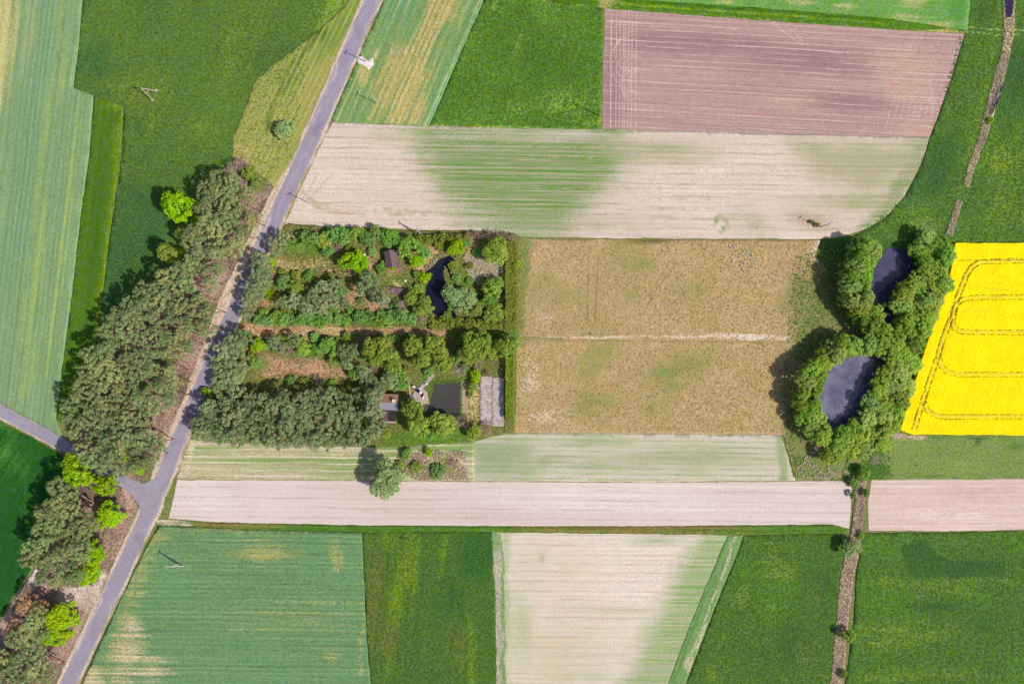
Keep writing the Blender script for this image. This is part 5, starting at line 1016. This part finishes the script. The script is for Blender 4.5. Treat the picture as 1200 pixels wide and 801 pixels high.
pole(961, 266, 'dark wooden pole in the weedy island of the cream field', 7.4, R(30), 1.4, .13, plain_mat('pole_wood', C(120, 104, 88), .15, 2))
for u, v, r_, lab in ((957, 263.5, 3.4, 'dark weed bush at the foot of the cream field pole'), (951, 260, 2.6, 'low dark weed bush beside the one at the cream field pole')): place(SHH[int(u) % 4], 'weed_bush', u, v, lab, 'bush', r=r_, h=.9)
apole((216, 663), (209, 661), (194, 663.5), 'leaning braced pole in the teal cereal field', 6.4)
pole(702.5, 136, 'pole at the corner of the ploughed field and rich meadow', 8.5, R(5), 1.2, .16)
# white bare spot
wsm = field_mat('white_spot', C(236, 222, 214), (), streak=(.4, .4, .04), blotch=(.2, .06), speck=(2.2, .10))
field('bare_spot', 'whitish trampled bare spot at the pole beside the road', 'ground', [(418, 68), (424, 66), (431, 71), (437, 68), (437, 76), (431, 82), (425, 77), (419, 75)], wsm, z=.24, sp=2, jit=1.2, step=1.5)
# fallen and leaning trunks
def log(p0, p1, h0, h1, r0, label, twigs=5, seed=1):
    (x0, y0), (x1, y1) = W(*p0, h0), W(*p1, h1); r = np.random.default_rng(seed)
    t = empty('dead_trunk', (x0, y0, .15)); tag(t, label, 'dead trunk'); e = Vector((x1-x0, y1-y0, h1-h0)); b = Vector((0, 0, h0)); m = MB()
    pts = [b+e*f+Vector(r.normal(size=3)*.08) for f in (0, .3, .6, 1)]
    for i in range(3): m.tube(pts[i], pts[i+1], r0*(1-.25*i), r0*(1-.25*(i+1)), 7, True)
    m.build('trunk', BARK_W, t); b_ = MB()
    for k in range(twigs):
        q = b+e*(.35+.6*r.random()); b_.tube(q, q+Vector(r.normal(size=3)*.7)+e*.15, .04, .015, 4, False)
    b_.build('branches', BARK_W, t)
log((345, 278), (331, 271), .4, .9, .17, 'white fallen trunk at the garden corner by the road')
log((117, 641), (90, 639.5), .5, 8, .13, 'long pale leaning trunk in the lower wood block', 4, 2)
log((112, 638), (102, 635), .5, 5, .11, 'short pale leaning trunk above the long one in the lower wood', 4, 3)
log((213, 298.5), (195, 293.5), .3, 11.0, .14, 'pale bare trunk rising through the olive birch crown', 3, 4)
log((97, 581), (82, 580), .4, 6, .12, 'pale leaning trunk at the litter clearing of the lower wood', 4, 5)
log((108, 588), (92, 577), .4, 8, .12, 'pale trunk leaning over the litter clearing of the lower wood', 4, 6)
log((188, 478), (174, 471), .4, 11.5, .13, 'pale trunk leaning out at the road edge of the pine wood', 4, 7)
log((372, 421), (346, 418), .3, .4, .10, 'lime-lichened thin log on the upper side of the brown clearing', 4, 8)

# ------------------------------------------------------------------ grass, reeds and weeds: uncountable
def tufts(name, label, cat, n, poly, h, w, lm, dens=None, z=.1, seed=0, blades=3, lean=.9, parts=None):
    r = np.random.default_rng(seed); p = np.asarray(poly, float); lo, hi = p.min(0), p.max(0)
    lo = np.maximum(lo, (-40, -40)); hi = np.minimum(hi, (1240, 841))
    q = lo+(hi-lo)*r.random((n*3, 2)); q = q[inside(p, q[:, 0], q[:, 1])]
    for wp in WET[:5]: q = q[~inside(wp, q[:, 0], q[:, 1])]
    if dens is not None: q = q[r.random(len(q)) < dens(q[:, 0], q[:, 1])]
    q = q[:n]; n = len(q); u, v = q[:, 0], q[:, 1]
    B = np.zeros((n, 3)); B[:, 0] = (u-600)*PX; B[:, 1] = (400.5-v)*PX; B[:, 2] = z
    B = np.repeat(B, blades, 0); m = len(B); s = np.repeat(.6+.8*r.random(n), blades)
    a = r.random(m)*2*math.pi; d = np.stack([np.cos(a), np.sin(a), np.zeros(m)], 1); e = np.stack([-np.sin(a), np.cos(a), np.zeros(m)], 1)
    tip = B + d*(h*lean*s*(.5+.6*r.random(m)))[:, None]; tip[:, 2] += h*s*(.6+.5*r.random(m))
    ww = (w*s*(.7+.6*r.random(m)))[:, None]
    mid_ = B*.55+tip*.45; mid_[:, 2] += h*.15
    V = np.stack([B-e*ww*.4, B+e*ww*.4, mid_+e*ww, tip, mid_-e*ww], 1).reshape(-1, 3)
    base = np.arange(m)*5
    F = np.concatenate([np.stack([base, base+1, base+2], 1), np.stack([base, base+2, base+4], 1), np.stack([base+4, base+2, base+3], 1)])
    tint = np.repeat(np.clip(np.repeat(r.random(n), blades)*.7+.3*r.random(m), 0, 1), 5)
    o = link(name, mesh_np(name, V, F, lm, tint)); tag(o, label, cat, None, 'stuff'); return o
G_TAN = leaf_mat('dry_grass', C(186, 158, 108), C(226, 200, 152), None, .4, 0, 0, 1.45)
G_OLV = leaf_mat('olive_grass', C(126, 134, 68), C(164, 166, 98), None, .4, 0, 0, 1.45)
G_GRN = leaf_mat('green_grass', C(92, 128, 52), C(124, 152, 72), None, .45, 0, 0, 1.4)
G_REED = leaf_mat('dry_reed', C(180, 152, 126), C(228, 206, 172), None, .4, 0, 0, 1.7)
G_PINK = leaf_mat('mauve_reed', C(166, 136, 122), C(212, 184, 162), None, .4, 0, 0, 1.7)
FAL = [(606, 282), (955, 283), (1005, 300), (1060, 340), (1060, 420), (960, 556), (932, 556), (917, 507), (606, 505), (604, 400)]
nt_ = lambda u, v: np.where((np.abs(v-395) < 3.5) & (u > 620), .08, 1.0)
tufts('dry_grass', 'dry tan grass tussocks covering the fallow plot', 'grass', 9000, FAL, .16, .12, G_TAN, nt_, .10, 11, 3, 1.6)
tufts('weed_clumps', 'olive weed clumps scattered over the fallow plot', 'weeds', 1700, FAL, .14, .13, G_OLV, lambda u, v: nt_(u, v)*np.clip(.15+2.2*(fbm(u/26, v/26, 3, 3)-.42)+np.clip((u-920)/60, 0, 1)+np.clip((628-u)/14, 0, 1), 0, 1), .10, 12, 3, 1.5)
for k, (poly, n, lab) in enumerate((([(92, 0), (90, 100), (145, 126), (120, 400), (200, 300), (340, 190), (372, 30), (410, 0)], 9000, 'grass clumps of the dark meadow along the pine wood'), ([(567, 2), (505, 146), (703, 150), (706, 12), (640, 2)], 7000, 'grass clumps of the rich meadow beside the ploughed field'), ([(1137, 0), (1092, 162), (1062, 230), (1000, 278), (1040, 330), (1116, 284), (1210, 284), (1210, 0)], 8000, 'grass clumps of the meadow along the upper ditch'),
                                ([(428, 625), (577, 625), (582, 805), (437, 805)], 5000, 'grass clumps of the meadow beside the teal cereal'), ([(872, 628), (985, 626), (976, 805), (804, 805)], 5000, 'grass clumps of the meadow left of the lower ditch'), ([(1012, 626), (1210, 625), (1210, 805), (990, 805)], 6500, 'grass clumps of the meadow right of the lower ditch'), ([(930, 300), (990, 290), (1000, 345), (1035, 390), (960, 400), (940, 430), (925, 500), (945, 555), (990, 560), (1040, 510), (1048, 560), (985, 564), (930, 560), (915, 480)], 2500, 'rank green grass around the willow thicket'), ([(340, 266), (600, 275), (605, 500), (470, 522), (300, 440), (290, 370)], 5000, 'rough grass growing over the garden plots'))):
    tufts('meadow_grass', lab, 'grass', n, poly, .15, .11, G_GRN, None, .12, 30+k, 3, 1.7)
for k, (poly, lab) in enumerate(zip(DL, ('dry reeds standing in the upper ditch', 'dry reeds in the short ditch end', 'mauve dry reeds standing in the lower ditch'))):
    wet = [(1176, -60), (1189, -60), (1188, 22), (1177, 22)]
    tufts('reeds', lab, 'reeds', 3200 if k != 1 else 500, poly, .36, .055, G_PINK if k == 2 else G_REED, lambda u, v: np.where((np.abs(u-1182) < 4.5) & (v < 20), 0, 1)*np.where((v > 95) & (v < 150) & (u > 1100), .8, 1.0), .16, 50+k, 3, 1.1)
tufts('reeds', 'pale reeds on the bank of the dark garden pond', 'reeds', 500, [(498, 300), (515, 296), (534, 298), (540, 325), (530, 330), (526, 316), (510, 318), (500, 316)], .7, .1, G_REED, lambda u, v: (dist_line([(519, 304), (508, 315), (502, 318)], u, v) < 6)*1.0+(dist_line([(527, 312), (529, 326)], u, v) < 5)*1.0, .2, 60, 3, .5)
tufts('brushwood', 'tangled dry brush beside the solitary willow', 'brush', 900, [(466, 531), (500, 527), (546, 528), (548, 562), (500, 562), (470, 560)], .4, .11, G_PINK, lambda u, v: np.clip(fbm(u/9, v/9, 4, 3)*3-.9, 0, 1), .15, 61, 3, 1.2)
tufts('dry_grass', 'straw-coloured dead grass below the round garden corner tree', 'grass', 900, [(545, 300), (565, 300), (590, 312), (588, 328), (560, 332), (548, 316)], .5, .12, G_REED, None, .14, 62, 3, 1.4)
tufts('dry_grass', 'straw-coloured clumps beside the ditch mouth below the willows', 'grass', 260, [(935, 535), (960, 530), (995, 548), (996, 561), (934, 561)], .3, .12, G_REED, lambda u, v: np.clip(fbm(u/7, v/7, 4, 3)*4-1.6, 0, 1), .12, 63, 3, 1.4)
tufts('verge_weeds', 'weeds along the shoulders of the asphalt road', 'weeds', 3500, ribbon(ROAD, 15, 15), .25, .1, G_OLV, lambda u, v: (dist_line(ROAD, u, v) > 11.5)*1.0, .16, 64, 3)
tufts('flower_specks', 'white flower specks at the far end of the fallow plot', 'flowers', 110, [(855, 288), (880, 286), (884, 318), (862, 322)], .18, .16, plain_mat('white_petals', C(236, 228, 216), .05, 2), lambda u, v: np.clip(fbm(u/6, v/6, 8, 2)*2.4-.7, 0, 1), .3, 65, 3)
tufts('yard_weeds', 'weeds growing in the joints of the concrete yard', 'weeds', 260, [(562, 440), (591, 440), (591, 497), (562, 497)], .12, .10, G_OLV, lambda u, v: np.clip((np.abs(u-577) < 1.2)*1.0+(np.abs((v-442) % 18.96) < .9)*.3+(u < 564)*.8+fbm(u/8, v/8, 2, 2)*.5-.2, 0, 1), .25, 66, 4, 1.5)
tufts('bank_grass', 'green fringe around the grey rectangular pond', 'grass', 500, [(500, 443), (545, 443), (545, 500), (496, 498)], .3, .12, G_GRN, lambda u, v: (dist_line([(504, 490), (505, 472), (510, 449), (539, 448), (539, 492)], u, v) < 3)*1.0, .16, 67, 3, 1.3)
